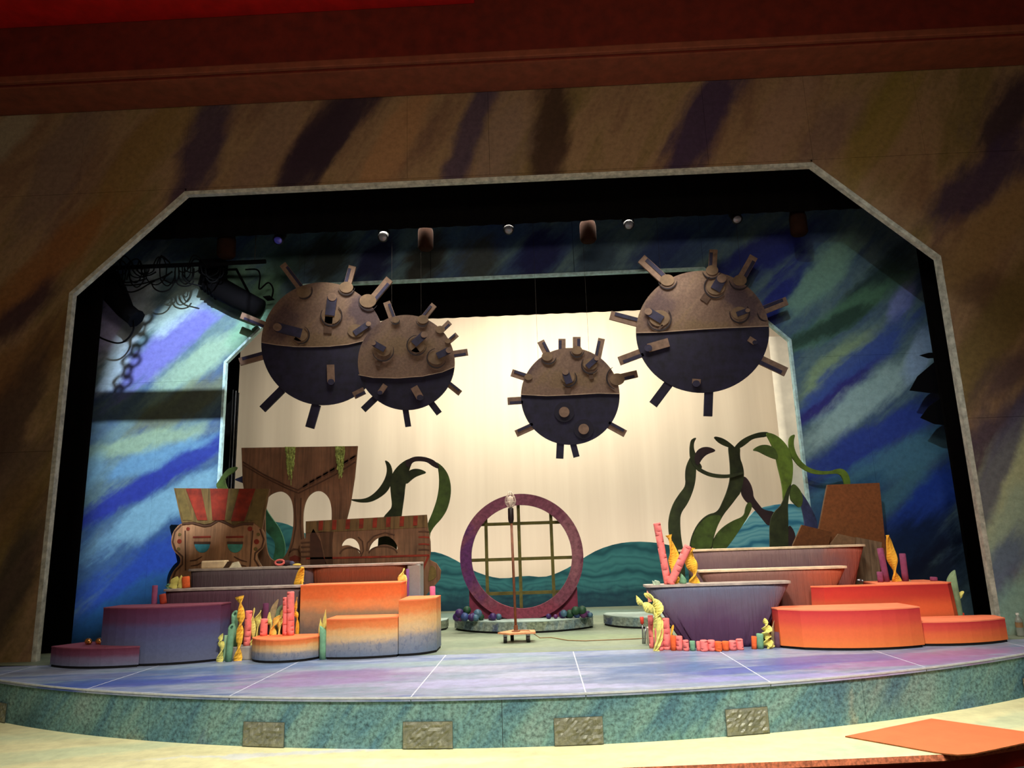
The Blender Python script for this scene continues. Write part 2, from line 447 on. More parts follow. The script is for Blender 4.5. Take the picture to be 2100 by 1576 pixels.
lf = flat_plate('floor_lower', pl, -.40, -.36, [low_paint, plain('raw_plywood_edge', (206, 120, 84), .8, .25, 40)], loc=(0, 0, -.4), fm_side=1); lf['kind'] = 'structure'
pit = [(x, y+.05) for x, y in fe]
g = G()
for i in range(len(pit)-1):
    (x0, y0), (x1, y1) = pit[i], pit[i+1]
    g.add([(x0, y0, -.402), (x1, y1, -.402), (x1, y1, -.53), (x0, y0, -.53), (x0, y0+.05, -.402), (x1, y1+.05, -.402), (x1, y1+.05, -.53), (x0, y0+.05, -.53)], [(0, 1, 2, 3), (7, 6, 5, 4), (3, 2, 6, 7)])
o = g.make('trim_1', [plain('pit_rail_red', (168, 44, 18), .7, .12, 6)]); o['kind'] = 'structure'
g = G()
for i in range(4, len(pit)-1):
    (x0, y0), (x1, y1) = pit[i], pit[i+1]
    g.add([(x0, y0-.03, -.402), (x1, y1-.03, -.402), (x1, y1-.03, -.415), (x0, y0-.03, -.415), (x0, y0, -.402), (x1, y1, -.402), (x1, y1, -.415), (x0, y0, -.415)], [(0, 1, 2, 3), (7, 6, 5, 4), (3, 2, 6, 7), (0, 4, 5, 1)])
o = g.make('trim_2', [plain('pit_rail_salmon', (206, 110, 76), .7, .2, 30)]); o['kind'] = 'structure'
# orange board lying on the lower floor
ob_ = [tuple(atZ(x, y, -.35)[:2]) for x, y in ((1733, 1510), (1910, 1474), (2104, 1501), (2190, 1512), (2100, 1524), (2040, 1537), (1995, 1546), (1965, 1548), (1940, 1546), (1918, 1543))]
o = flat_plate('orange_board', ob_, -.3595, -.351, [plain('orange_board_face', (236, 116, 72), .7, .03, 6), plain('board_edge', (120, 70, 30), .8, .2, 30)], fm_side=1)
tagp(o, 'flat orange board lying on the cream lower floor by its edge', 'board')
# crinkled foil squares in the riser
foil = NT('crinkled_foil', .5, .4); foil.b.inputs['Metallic'].default_value = .3
nz = foil.noise(foil.obj(), 16, 3, .6, 1.0); foil.bump(nz.outputs[0], .5, .02); foil.out(foil.ramp(nz.outputs[0], [(.3, (98, 102, 88)), (.7, (140, 142, 126))]))
FRM = plain('foil_panel_frame', (70, 78, 66), .7, .1, 20)
for (x0, x1, y0, y1, lab) in ((498, 585, 1482, 1531, 'crinkled grey foil square in the riser below the left orange platforms'), (830, 930, 1481, 1532, 'crinkled grey foil square in the riser below the gap left of the pole lamp'),
        (1138, 1238, 1472, 1527, 'crinkled grey foil square in the riser right of the pole lamp'), (1488, 1582, 1453, 1507, 'crinkled grey foil square in the riser near the orange board, left of a panel joint'),
        (-40, 25, 1440, 1478, 'crinkled foil square cut off by the left edge of the photo'), (2083, 2150, 1388, 1424, 'crinkled foil square cut off by the right edge of the photo')):
    yy = 5.9 if 300 < x0 < 1800 else 7.0
    pm = atZ((x0+x1)/2, y1, -.36); xa = atZ(x0, y1, -.355).x; xb = atZ(x1, y1, -.355).x
    zt = atY((x0+x1)/2, y0, arc_xy(pm.x)).z; zt = max(min(zt, -.1), -.25)
    t = thing('foil_panel', lab, 'foil panel', (pm.x, arc_xy(pm.x)-.01, -.357))
    vs = []; fs = []; nx, nzz = 16, 9; rnd = random.Random(int(x0))
    for j in range(nzz+1):
        for i in range(nx+1):
            x = xa+(xb-xa)*i/nx; z = -.352+(zt+.352)*j/nzz
            vs.append((x, arc_xy(x, Rr+.006+(rnd.uniform(-.005, .011) if 0 < i < nx and 0 < j < nzz else 0)), z))
    for j in range(nzz):
        for i in range(nx): k = j*(nx+1)+i; fs.append((k, k+1, k+nx+2, k+nx+1))
    mesh('foil_sheet', vs, fs, [foil.m], t)
    g = G(); N = 6
    xs = [xa+(xb-xa)*k/N for k in range(N+1)]
    for z in (-.354, zt): g.tube([(x, arc_xy(x, Rr+.002), z) for x in xs], .0035, 4)
    for x in (xa, xb): g.tube([(x, arc_xy(x, Rr+.002), -.357), (x, arc_xy(x, Rr+.002), zt)], .0035, 4)
    g.make('panel_frame', [FRM], t)

# ------------------------------------------------------------------ proscenium wall in painted panels
Y1 = 8.2
W1, T1, ZC1, ZT1 = 5.17, 3.84, 4.21, 5.475
p1 = streaked('proscenium_wash', 'xz', [(.25, (92, 70, 66)), (.4, (128, 98, 74)), (.52, (150, 122, 88)), (.63, (122, 104, 62)), (.75, (98, 82, 80))], pxs(Y1, [
    (450, 215, 385, 385, 60, (66, 50, 70), .9), (745, 200, 590, 385, 62, (46, 30, 48), .95), (680, 230, 640, 330, 55, (50, 34, 46), .8), (995, 190, 930, 370, 40, (66, 52, 80), .85), (1135, 190, 1120, 350, 60, (58, 36, 26), .9),
    (1490, 170, 1390, 340, 62, (60, 44, 74), .95), (2085, 190, 2030, 300, 60, (52, 38, 52), .9), (2085, 310, 1960, 410, 60, (66, 50, 76), .9),
    (580, 240, 500, 390, 55, (136, 108, 86), .8), (840, 230, 770, 370, 60, (166, 124, 84), .8), (1050, 240, 1010, 360, 70, (140, 116, 98), .8), (1650, 170, 1560, 330, 60, (150, 120, 96), .85), (1850, 180, 1760, 330, 60, (132, 116, 50), .7), (1720, 240, 1660, 320, 60, (120, 96, 88), .6),
    (340, 240, 230, 400, 70, (132, 104, 52), .7), (170, 250, 80, 420, 70, (120, 98, 86), .7), (40, 240, 0, 300, 60, (160, 150, 124), .7),
    (170, 480, 0, 640, 60, (136, 88, 44), .8), (90, 600, 0, 680, 40, (62, 42, 48), .9), (110, 700, -20, 800, 70, (122, 84, 40), .7), (70, 760, -20, 940, 60, (66, 50, 42), .8), (60, 950, -20, 1040, 60, (86, 70, 58), .7), (60, 1010, 0, 1100, 50, (112, 86, 44), .6), (60, 1120, -20, 1300, 50, (60, 52, 48), .8),
    (2060, 620, 1940, 560, 70, (86, 62, 44), .7), (2080, 430, 1960, 560, 60, (146, 116, 70), .6), (2090, 600, 1990, 760, 70, (112, 96, 52), .8), (2100, 740, 2040, 800, 50, (76, 58, 66), .8), (2100, 830, 1990, 980, 60, (74, 62, 78), .9), (2110, 930, 2020, 1100, 75, (186, 196, 156), .95), (2075, 880, 2015, 1040, 30, (84, 82, 110), .8), (2110, 1040, 2040, 1150, 60, (160, 184, 164), .85), (2080, 1130, 2030, 1230, 50, (92, 108, 140), .85), (2110, 1200, 2050, 1290, 50, (140, 180, 166), .85)], 1.5, 1.15),  # lower right strokes also paled for the light from the stage floor
    grain=(16, .06), dist=.22, ang=1.05, freq=.6)
wp = bpy.data.objects.new('wall_proscenium', None); COL.objects.link(wp); wp.location = (0, Y1, 0); wp['kind'] = 'structure'
ZH = 6.7
def panel(poly, name='wall_panel'): return slab(name, poly, [], Y1, .06, [p1], wp)
e = .0015
hx = [-9.5, -5.2, -3.86, atY(835, 300, Y1).x, atY(1003, 300, Y1).x, atY(1450, 300, Y1).x, 3.86, 5.2, 9.5]
zsp = 5.52
for i in range(len(hx)-1): panel([(hx[i]+e, zsp+e), (hx[i+1]-e, zsp+e), (hx[i+1]-e, ZH), (hx[i]+e, ZH)])
panel([(-T1+.01, ZT1), (T1-.01, ZT1), (T1-.01, zsp-e), (-T1+.01, zsp-e)])
for s in (-1, 1):
    q = lambda pts: [(s*x, z) for x, z in (pts if s > 0 else pts[::-1])]
    panel(q([(W1+e, 2.3), (6.9, 2.3), (6.9, zsp-e), (T1+.01, zsp-e), (T1+.01, ZT1), (W1+.004, ZC1)]))
    panel(q([(W1+e, 0), (6.9, 0), (6.9, 2.3-2*e), (W1+e, 2.3-2*e)]))
    panel(q([(6.9+2*e, 0), (9.5, 0), (9.5, zsp-e), (6.9+2*e, zsp-e)]))
# pale edge strip of the opening
def frame_strip(W, T, ZC, ZT, w, Y, t, mat, name, parent):
    a = [(-W, 0), (-W, ZC), (-T, ZT), (T, ZT), (W, ZC), (W, 0)]
    k = w*.42
    b = [(-W+w, 0), (-W+w, ZC-k), (-T+k, ZT-w), (T-k, ZT-w), (W-w, ZC-k), (W-w, 0)]
    r = []
    for i in range(5):
        r.append(slab(name, [a[i], a[i+1], b[i+1], b[i]], [], Y, t, [mat], parent))
    return r
frame_strip(W1+.006, T1+.004, ZC1+.004, ZT1+.006, .05, Y1-.012, .074, TRIM, 'edge_strip', wp)

# ------------------------------------------------------------------ house header beam, moulding, red ceiling
g = G(); g.box(-9.5, 9.5, 7.66, 8.28, 6.68, 8.1); o = g.make('trim_3', [RED_FASCIA]); o['kind'] = 'structure'
g = G(); g.box(-9.5, 9.5, 7.66, 8.19, 6.655, 6.678); o = g.make('trim_4', [SOFFIT]); o['kind'] = 'structure'
g = G(); g.box(-9.5, 9.5, 7.60, 7.658, 6.70, 6.79, 0, .012); o = g.make('trim_5', [SOFFIT]); o['kind'] = 'structure'
zr = atY(0, 52, 7.6).z
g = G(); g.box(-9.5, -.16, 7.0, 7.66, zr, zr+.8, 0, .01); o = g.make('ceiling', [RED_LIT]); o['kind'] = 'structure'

# ------------------------------------------------------------------ inner painted portal
Y2 = 9.6
W2, T2, ZC2, ZT2 = 3.85, 2.78, 3.65, 4.73
p2 = streaked('inner_portal_wash', 'xz', [(.28, (46, 68, 116)), (.42, (68, 96, 128)), (.55, (92, 122, 130)), (.7, (60, 86, 124))], pxs(Y2, [
    (460, 980, 170, 1290, 230, (30, 66, 116), .8), (1900, 880, 1700, 1180, 210, (26, 52, 104), .7),
    (300, 560, 230, 720, 70, (196, 216, 230), .7), (450, 620, 250, 780, 58, (104, 108, 190), .9), (440, 560, 330, 660, 55, (164, 196, 196), .8), (470, 700, 330, 800, 48, (136, 170, 150), .85), (240, 600, 215, 700, 40, (172, 168, 220), .8), (250, 740, 210, 800, 40, (180, 210, 226), .8),
    (500, 560, 440, 620, 60, (112, 160, 136), .8), (560, 560, 500, 690, 60, (110, 158, 134), .85), (470, 780, 300, 870, 50, (96, 104, 70), .7), (400, 885, 200, 930, 30, (136, 166, 136), .7), (470, 900, 250, 960, 40, (92, 140, 176), .8),
    (470, 900, 180, 1060, 36, (32, 46, 136), .95), (440, 980, 220, 1110, 50, (110, 156, 178), .85), (450, 1080, 180, 1250, 70, (24, 56, 140), .9), (420, 1180, 160, 1300, 60, (26, 74, 116), .85), (200, 940, 175, 1000, 40, (110, 156, 182), .7),
    (620, 530, 560, 560, 60, (44, 70, 66), .85), (700, 500, 640, 560, 70, (36, 44, 40), .9), (800, 500, 740, 570, 60, (26, 28, 74), .95), (900, 500, 850, 570, 60, (48, 46, 38), .9), (1000, 500, 960, 560, 70, (62, 70, 68), .9), (1130, 480, 1080, 560, 70, (26, 30, 84), .95), (1250, 500, 1200, 550, 70, (50, 72, 92), .9), (1400, 470, 1320, 540, 60, (36, 52, 110), .8),  # header strokes darkened for the shadow under the border
    (1640, 480, 1500, 560, 60, (28, 34, 120), .9), (1640, 560, 1560, 660, 50, (26, 34, 130), .9), (1740, 500, 1640, 620, 50, (120, 166, 150), .85), (1860, 520, 1740, 640, 46, (36, 62, 54), .85), (1800, 600, 1620, 720, 36, (84, 130, 104), .8), (1760, 640, 1640, 700, 26, (28, 52, 48), .8), (1860, 600, 1830, 650, 30, (124, 140, 210), .8),
    (1790, 690, 1660, 790, 40, (140, 170, 130), .8), (1830, 680, 1640, 870, 46, (52, 78, 160), .9), (1770, 770, 1640, 870, 22, (48, 40, 120), .85), (1850, 760, 1660, 910, 50, (150, 184, 186), .9), (1890, 850, 1670, 970, 56, (40, 62, 150), .9), (1960, 890, 1720, 1010, 50, (72, 124, 150), .8), (1900, 690, 1870, 760, 30, (140, 170, 210), .8),
    (1960, 980, 1850, 1080, 60, (26, 62, 160), .9), (1800, 1000, 1680, 1080, 50, (36, 80, 120), .8), (1930, 1080, 1780, 1190, 80, (12, 34, 70), .95), (1960, 1140, 1850, 1260, 80, (8, 18, 44), .9), (1880, 980, 1790, 1060, 30, (70, 120, 140), .7)], 1.3),
    grain=(14, .05), dist=.2, ang=.75)
ip = thing('scenic_portal', 'inner stage portal painted in diagonal blue, green and violet washes', 'scenic portal', (0, Y2, 0))
def pan2(poly): return slab('portal_panel', poly, [], Y2, .06, [p2], ip)
xm = atY(300, 900, Y2).x
for s in (-1, 1):
    q = lambda pts: [(s*x, z) for x, z in (pts if s > 0 else pts[::-1])]
    pan2(q([(W2, 0), (4.72, 0), (4.72, 3.4), (W2, 3.4)]))
    pan2(q([(4.722, 0), (7.2, 0), (7.2, 3.4), (4.722, 3.4)]))
    pan2(q([(W2, 3.402), (7.2, 3.402), (7.2, 6.2), (T2, 6.2), (T2, ZT2), (W2, ZC2)]))
for a, b in ((-T2+.003, -1.0), (-.994, 1.0), (1.006, T2-.003)): pan2([(a, ZT2), (b, ZT2), (b, 6.2), (a, 6.2)])
frame_strip(W2+.005, T2+.004, ZC2+.004, ZT2+.005, .032, Y2-.012, .076, BLUE_EDGE, 'edge_strip', ip)

# ------------------------------------------------------------------ black masking
def masking(name, label, poly, Y, t=.03, cat='stage drape'):
    return tagp(slab(name, poly, [], Y, t, [BLACK]), label, cat)
def drape(name, label, x0, x1, z0, z1, Y, cat='stage drape', mat=BLACK, amp=.010, per=.22, fold=0.0):
    n = max(8, int((x1-x0)/per*6)); vs = []; fs = []
    for i in range(n+1):
        x = x0+(x1-x0)*i/n; y = Y+amp*math.sin(2*math.pi*(x-x0)/per)+amp*.4*math.sin(2*math.pi*(x-x0)/(per*2.7)+1)
        for z in (z0, z1): vs += [(x, y, z), (x, y+.012, z)]
    for i in range(n):
        a, b = i*4, i*4+4
        fs += [(a, b, b+2, a+2), (a+1, a+3, b+3, b+1), (a, a+1, b+1, b), (a+2, b+2, b+3, a+3)]
    fs += [(0, 2, 3, 1), (n*4, n*4+1, n*4+3, n*4+2)]
    return tagp(mesh(name, vs, fs, [mat], None, True), label, cat)
drape('side_drape', 'black masking drape behind the left side of the proscenium opening', -7.0, -5.19, 0, 8.2, 8.87)
drape('side_drape', 'black masking drape behind the right side of the proscenium opening', 5.29, 7.0, 0, 8.2, 8.87)
drape('border_drape', 'wide black border hanging just behind the proscenium header', -5.1, 5.2, 5.165, 8.2, 8.86)
zb2 = atY(1050, 647, 10.3).z
drape('border_drape', 'second black border hanging behind the inner portal header', -5, 5, zb2, 8.2, 10.3)
drape('side_drape', 'black masking drape behind the left side of the inner portal', -6.0, atY(489, 800, 10.6).x, 0, 8.2, 10.6)
# pipes on the black leg
for k, (x, y0, y1) in enumerate(((472, 800, 985), (478, 802, 985), (484, 806, 990))):
    g = G(); g.tube([atY(x+ (990-y0)*.035, y0, 10.4), atY(x-3, 1230, 10.4)], .006, 6); a = atY(x+6, y0, 10.4); b = atY(x-8, 1235, 10.4)
    g = G(); g.tube([(a.x, 10.4, 0), (a.x, 10.4, a.z)], .007, 6)
    tagp(g.make('hanging_cable', [STEEL if k == 1 else DARKMET]), ('thin dark cable hanging in front of the black drape left of the cream curtain', 'thin pale cable hanging in front of the black drape left of the cream curtain', 'thin dark cable nearest the cream curtain on the black drape')[k], 'cable')
BW = plain('black_masonry', (10, 10, 10), .9, .2, 10, .1)
for nm, b in (('wall_left', (-10.1, -10, 8.3, 15.6)), ('wall_right', (10, 10.1, 8.3, 15.6)), ('wall_back', (-10, 10, 15.5, 15.6))):
    g = G(); g.box(b[0], b[1], b[2], b[3], 0, 8.2); o = g.make(nm, [BW]); o['kind'] = 'structure'
g = G(); g.box(-10, 10, 8.3, 15.6, 8.2, 8.3); o = g.make('ceiling_stage', [BW]); o['kind'] = 'structure'
g = G(); g.box(-9.5, 9.5, -2, 7.6, 8.2, 8.3); o = g.make('ceiling_house', [RED_FASCIA]); o['kind'] = 'structure'

# ------------------------------------------------------------------ cream cyc, white wing
cyt = NT('cream_cyc_cloth', .9, .1); nz = cyt.noise(cyt.mapping(cyt.obj(), scale=(6, 1, .25)), 1.0, 3); CYC = cyt.out(cyt.ramp(nz.outputs[0], [(.3, (228, 214, 194)), (.7, (235, 222, 202))]))
xr = atY(1590, 800, 14.4).x
drape('cyc_curtain', 'cream cyclorama curtain filling the back of the stage', -8.2, xr+.5, 0.0, 8.2, 14.4, 'curtain', CYC, .012, .8)
zr_ = atY(1590, 690, 13.4).z
drape('white_wing', 'white cloth wing at the right edge of the cream curtain', atY(1588, 800, 13.4).x, atY(1588, 800, 13.4).x+2.6, 0, zr_, 13.4, 'curtain', plain('white_cloth', (236, 230, 214), .9, .05, 3), .02, .9)

# ------------------------------------------------------------------ teal wave ground rows
def wave_mat(name, a, b, c):
    t = NT(name, .7, .25)
    v = t.obj(); n1 = t.noise(t.mapping(v, scale=(.6, 1, .9)), 1.2, 3)
    ad = t.n('ShaderNodeVectorMath', operation='MULTIPLY_ADD'); t.l(n1.outputs[1], ad.inputs[0]); ad.inputs[1].default_value = (.7, 0, .9); t.l(v, ad.inputs[2])
    w = t.n('ShaderNodeTexWave', wave_type='BANDS', bands_direction='Z'); t.l(ad.outputs[0], w.inputs['Vector'])
    w.inputs['Scale'].default_value = .9; w.inputs['Distortion'].default_value = 3.2; w.inputs['Detail'].default_value = 4; w.inputs['Detail Scale'].default_value = .7
    col = t.ramp(w.outputs[0], [(.0, c), (.12, a), (.5, b), (.8, a), (1, b)])
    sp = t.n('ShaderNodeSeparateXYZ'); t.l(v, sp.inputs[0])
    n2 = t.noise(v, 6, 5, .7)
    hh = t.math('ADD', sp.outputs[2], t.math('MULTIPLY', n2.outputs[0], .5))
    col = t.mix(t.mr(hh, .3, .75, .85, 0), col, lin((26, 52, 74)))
    return t.out(col)
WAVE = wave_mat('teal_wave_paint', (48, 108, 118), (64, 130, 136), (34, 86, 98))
WAVE_LIT = wave_mat('lit_wave_paint', (96, 170, 196), (128, 196, 212), (56, 128, 164))  # lighter copy of the wave colours for the brighter light on this piece
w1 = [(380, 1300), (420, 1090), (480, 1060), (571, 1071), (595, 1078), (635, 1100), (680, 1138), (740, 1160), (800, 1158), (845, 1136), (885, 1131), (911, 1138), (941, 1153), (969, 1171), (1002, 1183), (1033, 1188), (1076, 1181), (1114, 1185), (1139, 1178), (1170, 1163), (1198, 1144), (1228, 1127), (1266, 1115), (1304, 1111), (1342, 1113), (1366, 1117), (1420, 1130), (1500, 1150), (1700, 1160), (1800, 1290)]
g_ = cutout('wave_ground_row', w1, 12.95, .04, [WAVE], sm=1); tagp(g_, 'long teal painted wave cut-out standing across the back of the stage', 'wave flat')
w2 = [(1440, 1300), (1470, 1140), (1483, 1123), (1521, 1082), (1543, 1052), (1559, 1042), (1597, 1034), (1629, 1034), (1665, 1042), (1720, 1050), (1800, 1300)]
g_ = cutout('wave_ground_row', w2, 12.5, .04, [WAVE_LIT], sm=1); tagp(g_, 'blue wave cut-out coloured lighter as if lit, rising behind the right kelp', 'wave flat')

# ------------------------------------------------------------------ kelp cut-outs
K1 = plain('dark_green_kelp_paint', (38, 46, 24), .8, .3, 7)
K2 = plain('mid_green_kelp_paint', (58, 76, 30), .8, .25, 7)
K3 = plain('purple_brown_kelp_paint', (40, 28, 32), .8, .2, 7)
K4 = plain('blue_grey_kelp_paint', (44, 50, 84), .8, .25, 7)
K5 = plain('bright_green_kelp_paint', (84, 108, 36), .8, .2, 7)
K6 = plain('teal_green_kelp_paint', (50, 104, 76), .8, .2, 7)
def kelp(label, cr, Y, parts):
    cs = [to_plane(cr(p), Y) for _, p, _ in parts]
    xs = [p[0] for c in cs for p in c]
    t = thing('kelp_cutout', label, 'kelp', (sum(xs)/len(xs), Y, 0))
    for i, (nm, p, m) in enumerate(parts):
        cutout(nm, cr(p), Y - .004*(i % 4), .03, [m], t, sm=2)
    return t
c4 = crop(1280, 860, 3.152)
kelp('dark bent kelp stalk left of the right kelp group, with two leaf tips', c4, 9.40, [
    ('stem', [(395, 1480), (350, 1480), (330, 880), (292, 760), (285, 680), (295, 610), (320, 540), (360, 480), (400, 430), (395, 360), (400, 310), (420, 260), (440, 232), (470, 250), (466, 330), (462, 400), (445, 470), (410, 550), (365, 610), (362, 680), (370, 780), (390, 880), (420, 1480)], K1),
    ('leaf', [(440, 290), (425, 240), (424, 180), (432, 135), (450, 122), (470, 120), (452, 150), (450, 190), (465, 230), (480, 270), (510, 315), (480, 330)], K1),
    ('leaf', [(450, 260), (468, 205), (505, 180), (555, 180), (602, 206), (540, 225), (505, 255), (475, 310)], K3),
    ('arch', [(460, 290), (500, 322), (560, 350), (640, 360), (700, 355), (790, 340), (720, 374), (640, 384), (560, 374), (505, 350), (465, 325)], K1)])
kelp('tall forked green kelp in the middle of the right kelp group', c4, 9.46, [
    ('leaf', [(575, 110), (625, 118), (668, 140), (722, 186), (722, 206), (680, 182), (640, 168), (603, 145)], K1),
    ('arch', [(708, 190), (740, 150), (780, 120), (830, 98), (880, 84), (930, 82), (945, 100), (920, 114), (880, 118), (830, 128), (785, 166), (748, 190)], K1),
    ('stem', [(672, 172), (690, 185), (718, 190), (752, 172), (748, 250), (768, 300), (776, 350), (772, 400), (752, 480), (735, 500), (690, 560), (640, 620), (590, 720), (565, 840), (565, 1480), (430, 1480), (420, 840), (438, 750), (480, 670), (540, 615), (605, 602), (640, 530), (672, 450), (688, 370), (685, 280)], K1),
    ('blade', [(425, 840), (442, 755), (484, 680), (545, 625), (640, 618), (600, 700), (575, 770), (560, 850)], K2),
    ('leaf', [(752, 470), (768, 370), (790, 376), (820, 420), (835, 470), (836, 505), (870, 550), (900, 588), (985, 600), (960, 650), (940, 700), (895, 645), (850, 590), (820, 556), (780, 525)], K3),
    ('leaf', [(560, 840), (585, 760), (630, 705), (700, 658), (778, 628), (785, 570), (808, 530), (832, 560), (805, 625), (765, 690), (725, 750), (690, 800), (650, 850)], K2)])
kelp('broad bright green kelp with a curled right tendril at the inner portal edge', c4, 9.38, [
    ('blade', [(910, 85), (960, 92), (1010, 122), (1052, 168), (1075, 215), (1092, 280), (1092, 345), (1085, 410), (1062, 485), (1030, 560), (1026, 450), (1010, 370), (994, 310), (980, 240), (955, 165)], K5),
    ('stem', [(1085, 405), (1066, 490), (1058, 570), (1062, 640), (1062, 830), (1070, 1480), (950, 1480), (944, 830), (942, 690), (950, 640), (975, 595), (1010, 565), (1030, 525), (1050, 460)], K1),
    ('leaf', [(828, 202), (860, 176), (900, 164), (945, 170), (985, 200), (1000, 265), (950, 250), (900, 226), (868, 208)], K2),
    ('leaf', [(1085, 405), (1140, 455), (1160, 520), (1140, 580), (1100, 548), (1068, 510)], K2),
    ('stalk', [(1128, 450), (1180, 520), (1212, 580), (1246, 650), (1256, 730), (1262, 1480), (1180, 1480), (1170, 690), (1158, 610), (1140, 540)], K4),
    ('leaf', [(1062, 680), (1090, 705), (1112, 760), (1095, 840), (1060, 850)], K3),
    ('tendril', [(1066, 190), (1063, 140), (1075, 108), (1108, 96), (1096, 140), (1099, 185), (1120, 240), (1160, 290), (1210, 322), (1270, 336), (1335, 336), (1385, 318), (1425, 325), (1456, 365), (1466, 430), (1430, 440), (1418, 390), (1395, 352), (1340, 354), (1270, 360), (1200, 348), (1135, 310), (1098, 265), (1078, 230)], K5)])
c2 = crop(400, 880, 3.0304)
kelp('dark green kelp with a big curling arch behind the wide brown tiki mask', c2, 9.42, [
    ('tendril', [(1176, 192), (1204, 205), (1222, 240), (1226, 290), (1218, 340), (1195, 388), (1150, 426), (1090, 456), (1030, 460), (975, 448), (960, 436), (1040, 438), (1090, 420), (1140, 375), (1176, 320), (1192, 270), (1190, 230)], K1),
    ('stem', [(1218, 290), (1255, 235), (1305, 195), (1352, 180), (1350, 205), (1332, 245), (1320, 300), (1305, 350), (1298, 430), (1290, 480), (1280, 560), (1250, 700), (1230, 1300), (1130, 1300), (1130, 760), (1150, 600), (1170, 548), (1200, 515), (1226, 485), (1215, 400), (1212, 340)], K1),
    ('leaf', [(1312, 290), (1325, 262), (1360, 247), (1402, 250), (1444, 272), (1400, 286), (1360, 302), (1302, 355)], K1),
    ('arch', [(1300, 205), (1350, 175), (1392, 170), (1442, 177), (1492, 198), (1520, 235), (1512, 250), (1470, 230), (1440, 205), (1390, 199), (1350, 204), (1325, 250)], K3),
    ('blade', [(1492, 200), (1540, 233), (1577, 290), (1592, 370), (1582, 450), (1562, 510), (1530, 560), (1480, 612), (1450, 670), (1420, 1300), (1380, 1300), (1400, 720), (1440, 600), (1480, 510), (1508, 420), (1518, 330), (1510, 240)], K2)])
kelp('teal green kelp blade between the two left tiki masks', c2, 9.34, [
    ('blade', [(400, 400), (440, 500), (480, 560), (520, 610), (550, 680), (562, 750), (545, 830), (540, 1300), (470, 1300), (480, 820), (500, 740), (490, 690), (450, 650), (420, 600), (380, 500)], K6),
    ('leaf', [(120, 360), (150, 318), (168, 288), (200, 250), (230, 238), (268, 234), (242, 270), (200, 292), (176, 330), (260, 480), (400, 560), (380, 600), (240, 500)], K2),
    ('leaf', [(240, 315), (280, 300), (300, 290), (420, 360), (430, 420), (300, 338), (270, 328)], K4)])

# ------------------------------------------------------------------ tiki masks
TW = wood('brown_mask_wood_paint', (124, 90, 66), dark=.7); TW1 = wood('tan_mask_wood_paint', (160, 118, 84), dark=.75); TW2 = wood('dark_mask_wood_paint', (88, 60, 42), dark=.7)
DK = plain('dark_outline_paint', (74, 48, 32), .8); RD = plain('mask_red_paint', (116, 38, 22), .8, .2); OLV = plain('mask_olive_paint', (96, 80, 40), .8, .15); TEA = plain('mask_teal_paint', (58, 128, 138), .8, .15); TEA2 = plain('mask_teal_green_paint', (62, 124, 108), .8, .15)
EDGE = plain('raw_board_edge', (110, 82, 58), .8)
def deco(name, cr, pts, Y, mat, parent, sm=0, t=.006): return cutout(name, cr(pts), Y-t, t, [mat], parent, sm=sm)
c1 = crop(0, 840, 2.814)
Yt = 9.02
t1 = thing('tiki_mask', 'tan tiki mask with red striped crown and half closed teal eyes', 'tiki mask', (atY(455, 1150, Yt).x, Yt, 0))
face1 = [(962, 1400), (962, 1060), (975, 990), (1000, 930), (1040, 892), (1042, 852), (1002, 820), (984, 765), (1000, 700), (1045, 655), (1110, 645), (1180, 662), (1215, 656), (1240, 636), (1262, 628), (1300, 642), (1345, 666), (1400, 650), (1462, 650), (1512, 684), (1535, 750), (1522, 802), (1484, 832), (1484, 862), (1504, 900), (1550, 960), (1570, 1060), (1570, 1400)]
cutout('face', c1(face1), Yt, .03, [TW1, EDGE], t1, sm=2)
crown = [(1003, 455), (1554, 459), (1512, 690), (1462, 652), (1400, 652), (1345, 668), (1300, 644), (1262, 630), (1216, 658), (1180, 664), (1110, 648), (1048, 656)]
cutout('crown', c1(crown), Yt-.012, .03, [wood('olive_crown_paint', (110, 88, 50)), EDGE], t1)
for a, b, c, d in ((1072, 1158, 1140, 1196), (1212, 1318, 1226, 1296), (1382, 1474, 1332, 1408)):
    deco('crown_stripe', c1, [(a, 458), (b, 458), (d, 640 if b < 1400 else 645), (c, 640 if b < 1400 else 645)], Yt-.012, RD, t1)
for a, b, c, d in ((1012, 1060, 1056, 1110), (1340, 1380, 1300, 1328), (1490, 1545, 1420, 1500)):
    deco('crown_stripe', c1, [(a, 460), (b, 460), (d, 640), (c, 640)], Yt-.012, OLV, t1)
deco('outline', c1, stripe([(1045, 668), (1008, 708), (996, 765), (1012, 812), (1052, 850), (1052, 895), (1012, 935), (988, 1000)], 9), Yt, DK, t1)
deco('outline', c1, stripe([(1500, 690), (1522, 750), (1510, 798), (1472, 830), (1468, 866), (1492, 905), (1530, 960)], 9), Yt, DK, t1)
deco('outline', c1, stripe([(1068, 700), (1070, 930)], 7), Yt, DK, t1); deco('outline', c1, stripe([(1458, 700), (1440, 930)], 7), Yt, DK, t1)
deco('outline', c1, stripe([(1050, 662), (1110, 655), (1180, 674), (1216, 668), (1262, 640), (1300, 654), (1345, 678), (1400, 662), (1462, 662)], 10), Yt-.006, DK, t1)
for x0, x1, m in ((1113, 1216, TEA), (1304, 1404, TEA2)):
    deco('eyebrow', c1, [(x0, 733), (x1, 731), (x1, 741), (x0, 743)], Yt, RD, t1)
    mx = (x0+x1)/2
    deco('eyelid', c1, [(x0+6, 764), (x1-2, 764), (x1-2, 778), (x0+6, 778)], Yt-.003, DK, t1)
    deco('eye', c1, [(x0+12, 774)]+[(mx+2+44*math.cos(a), 778+50*math.sin(a)) for a in [math.pi*k/10 for k in range(10, -1, -1)]][::1], Yt, m, t1)
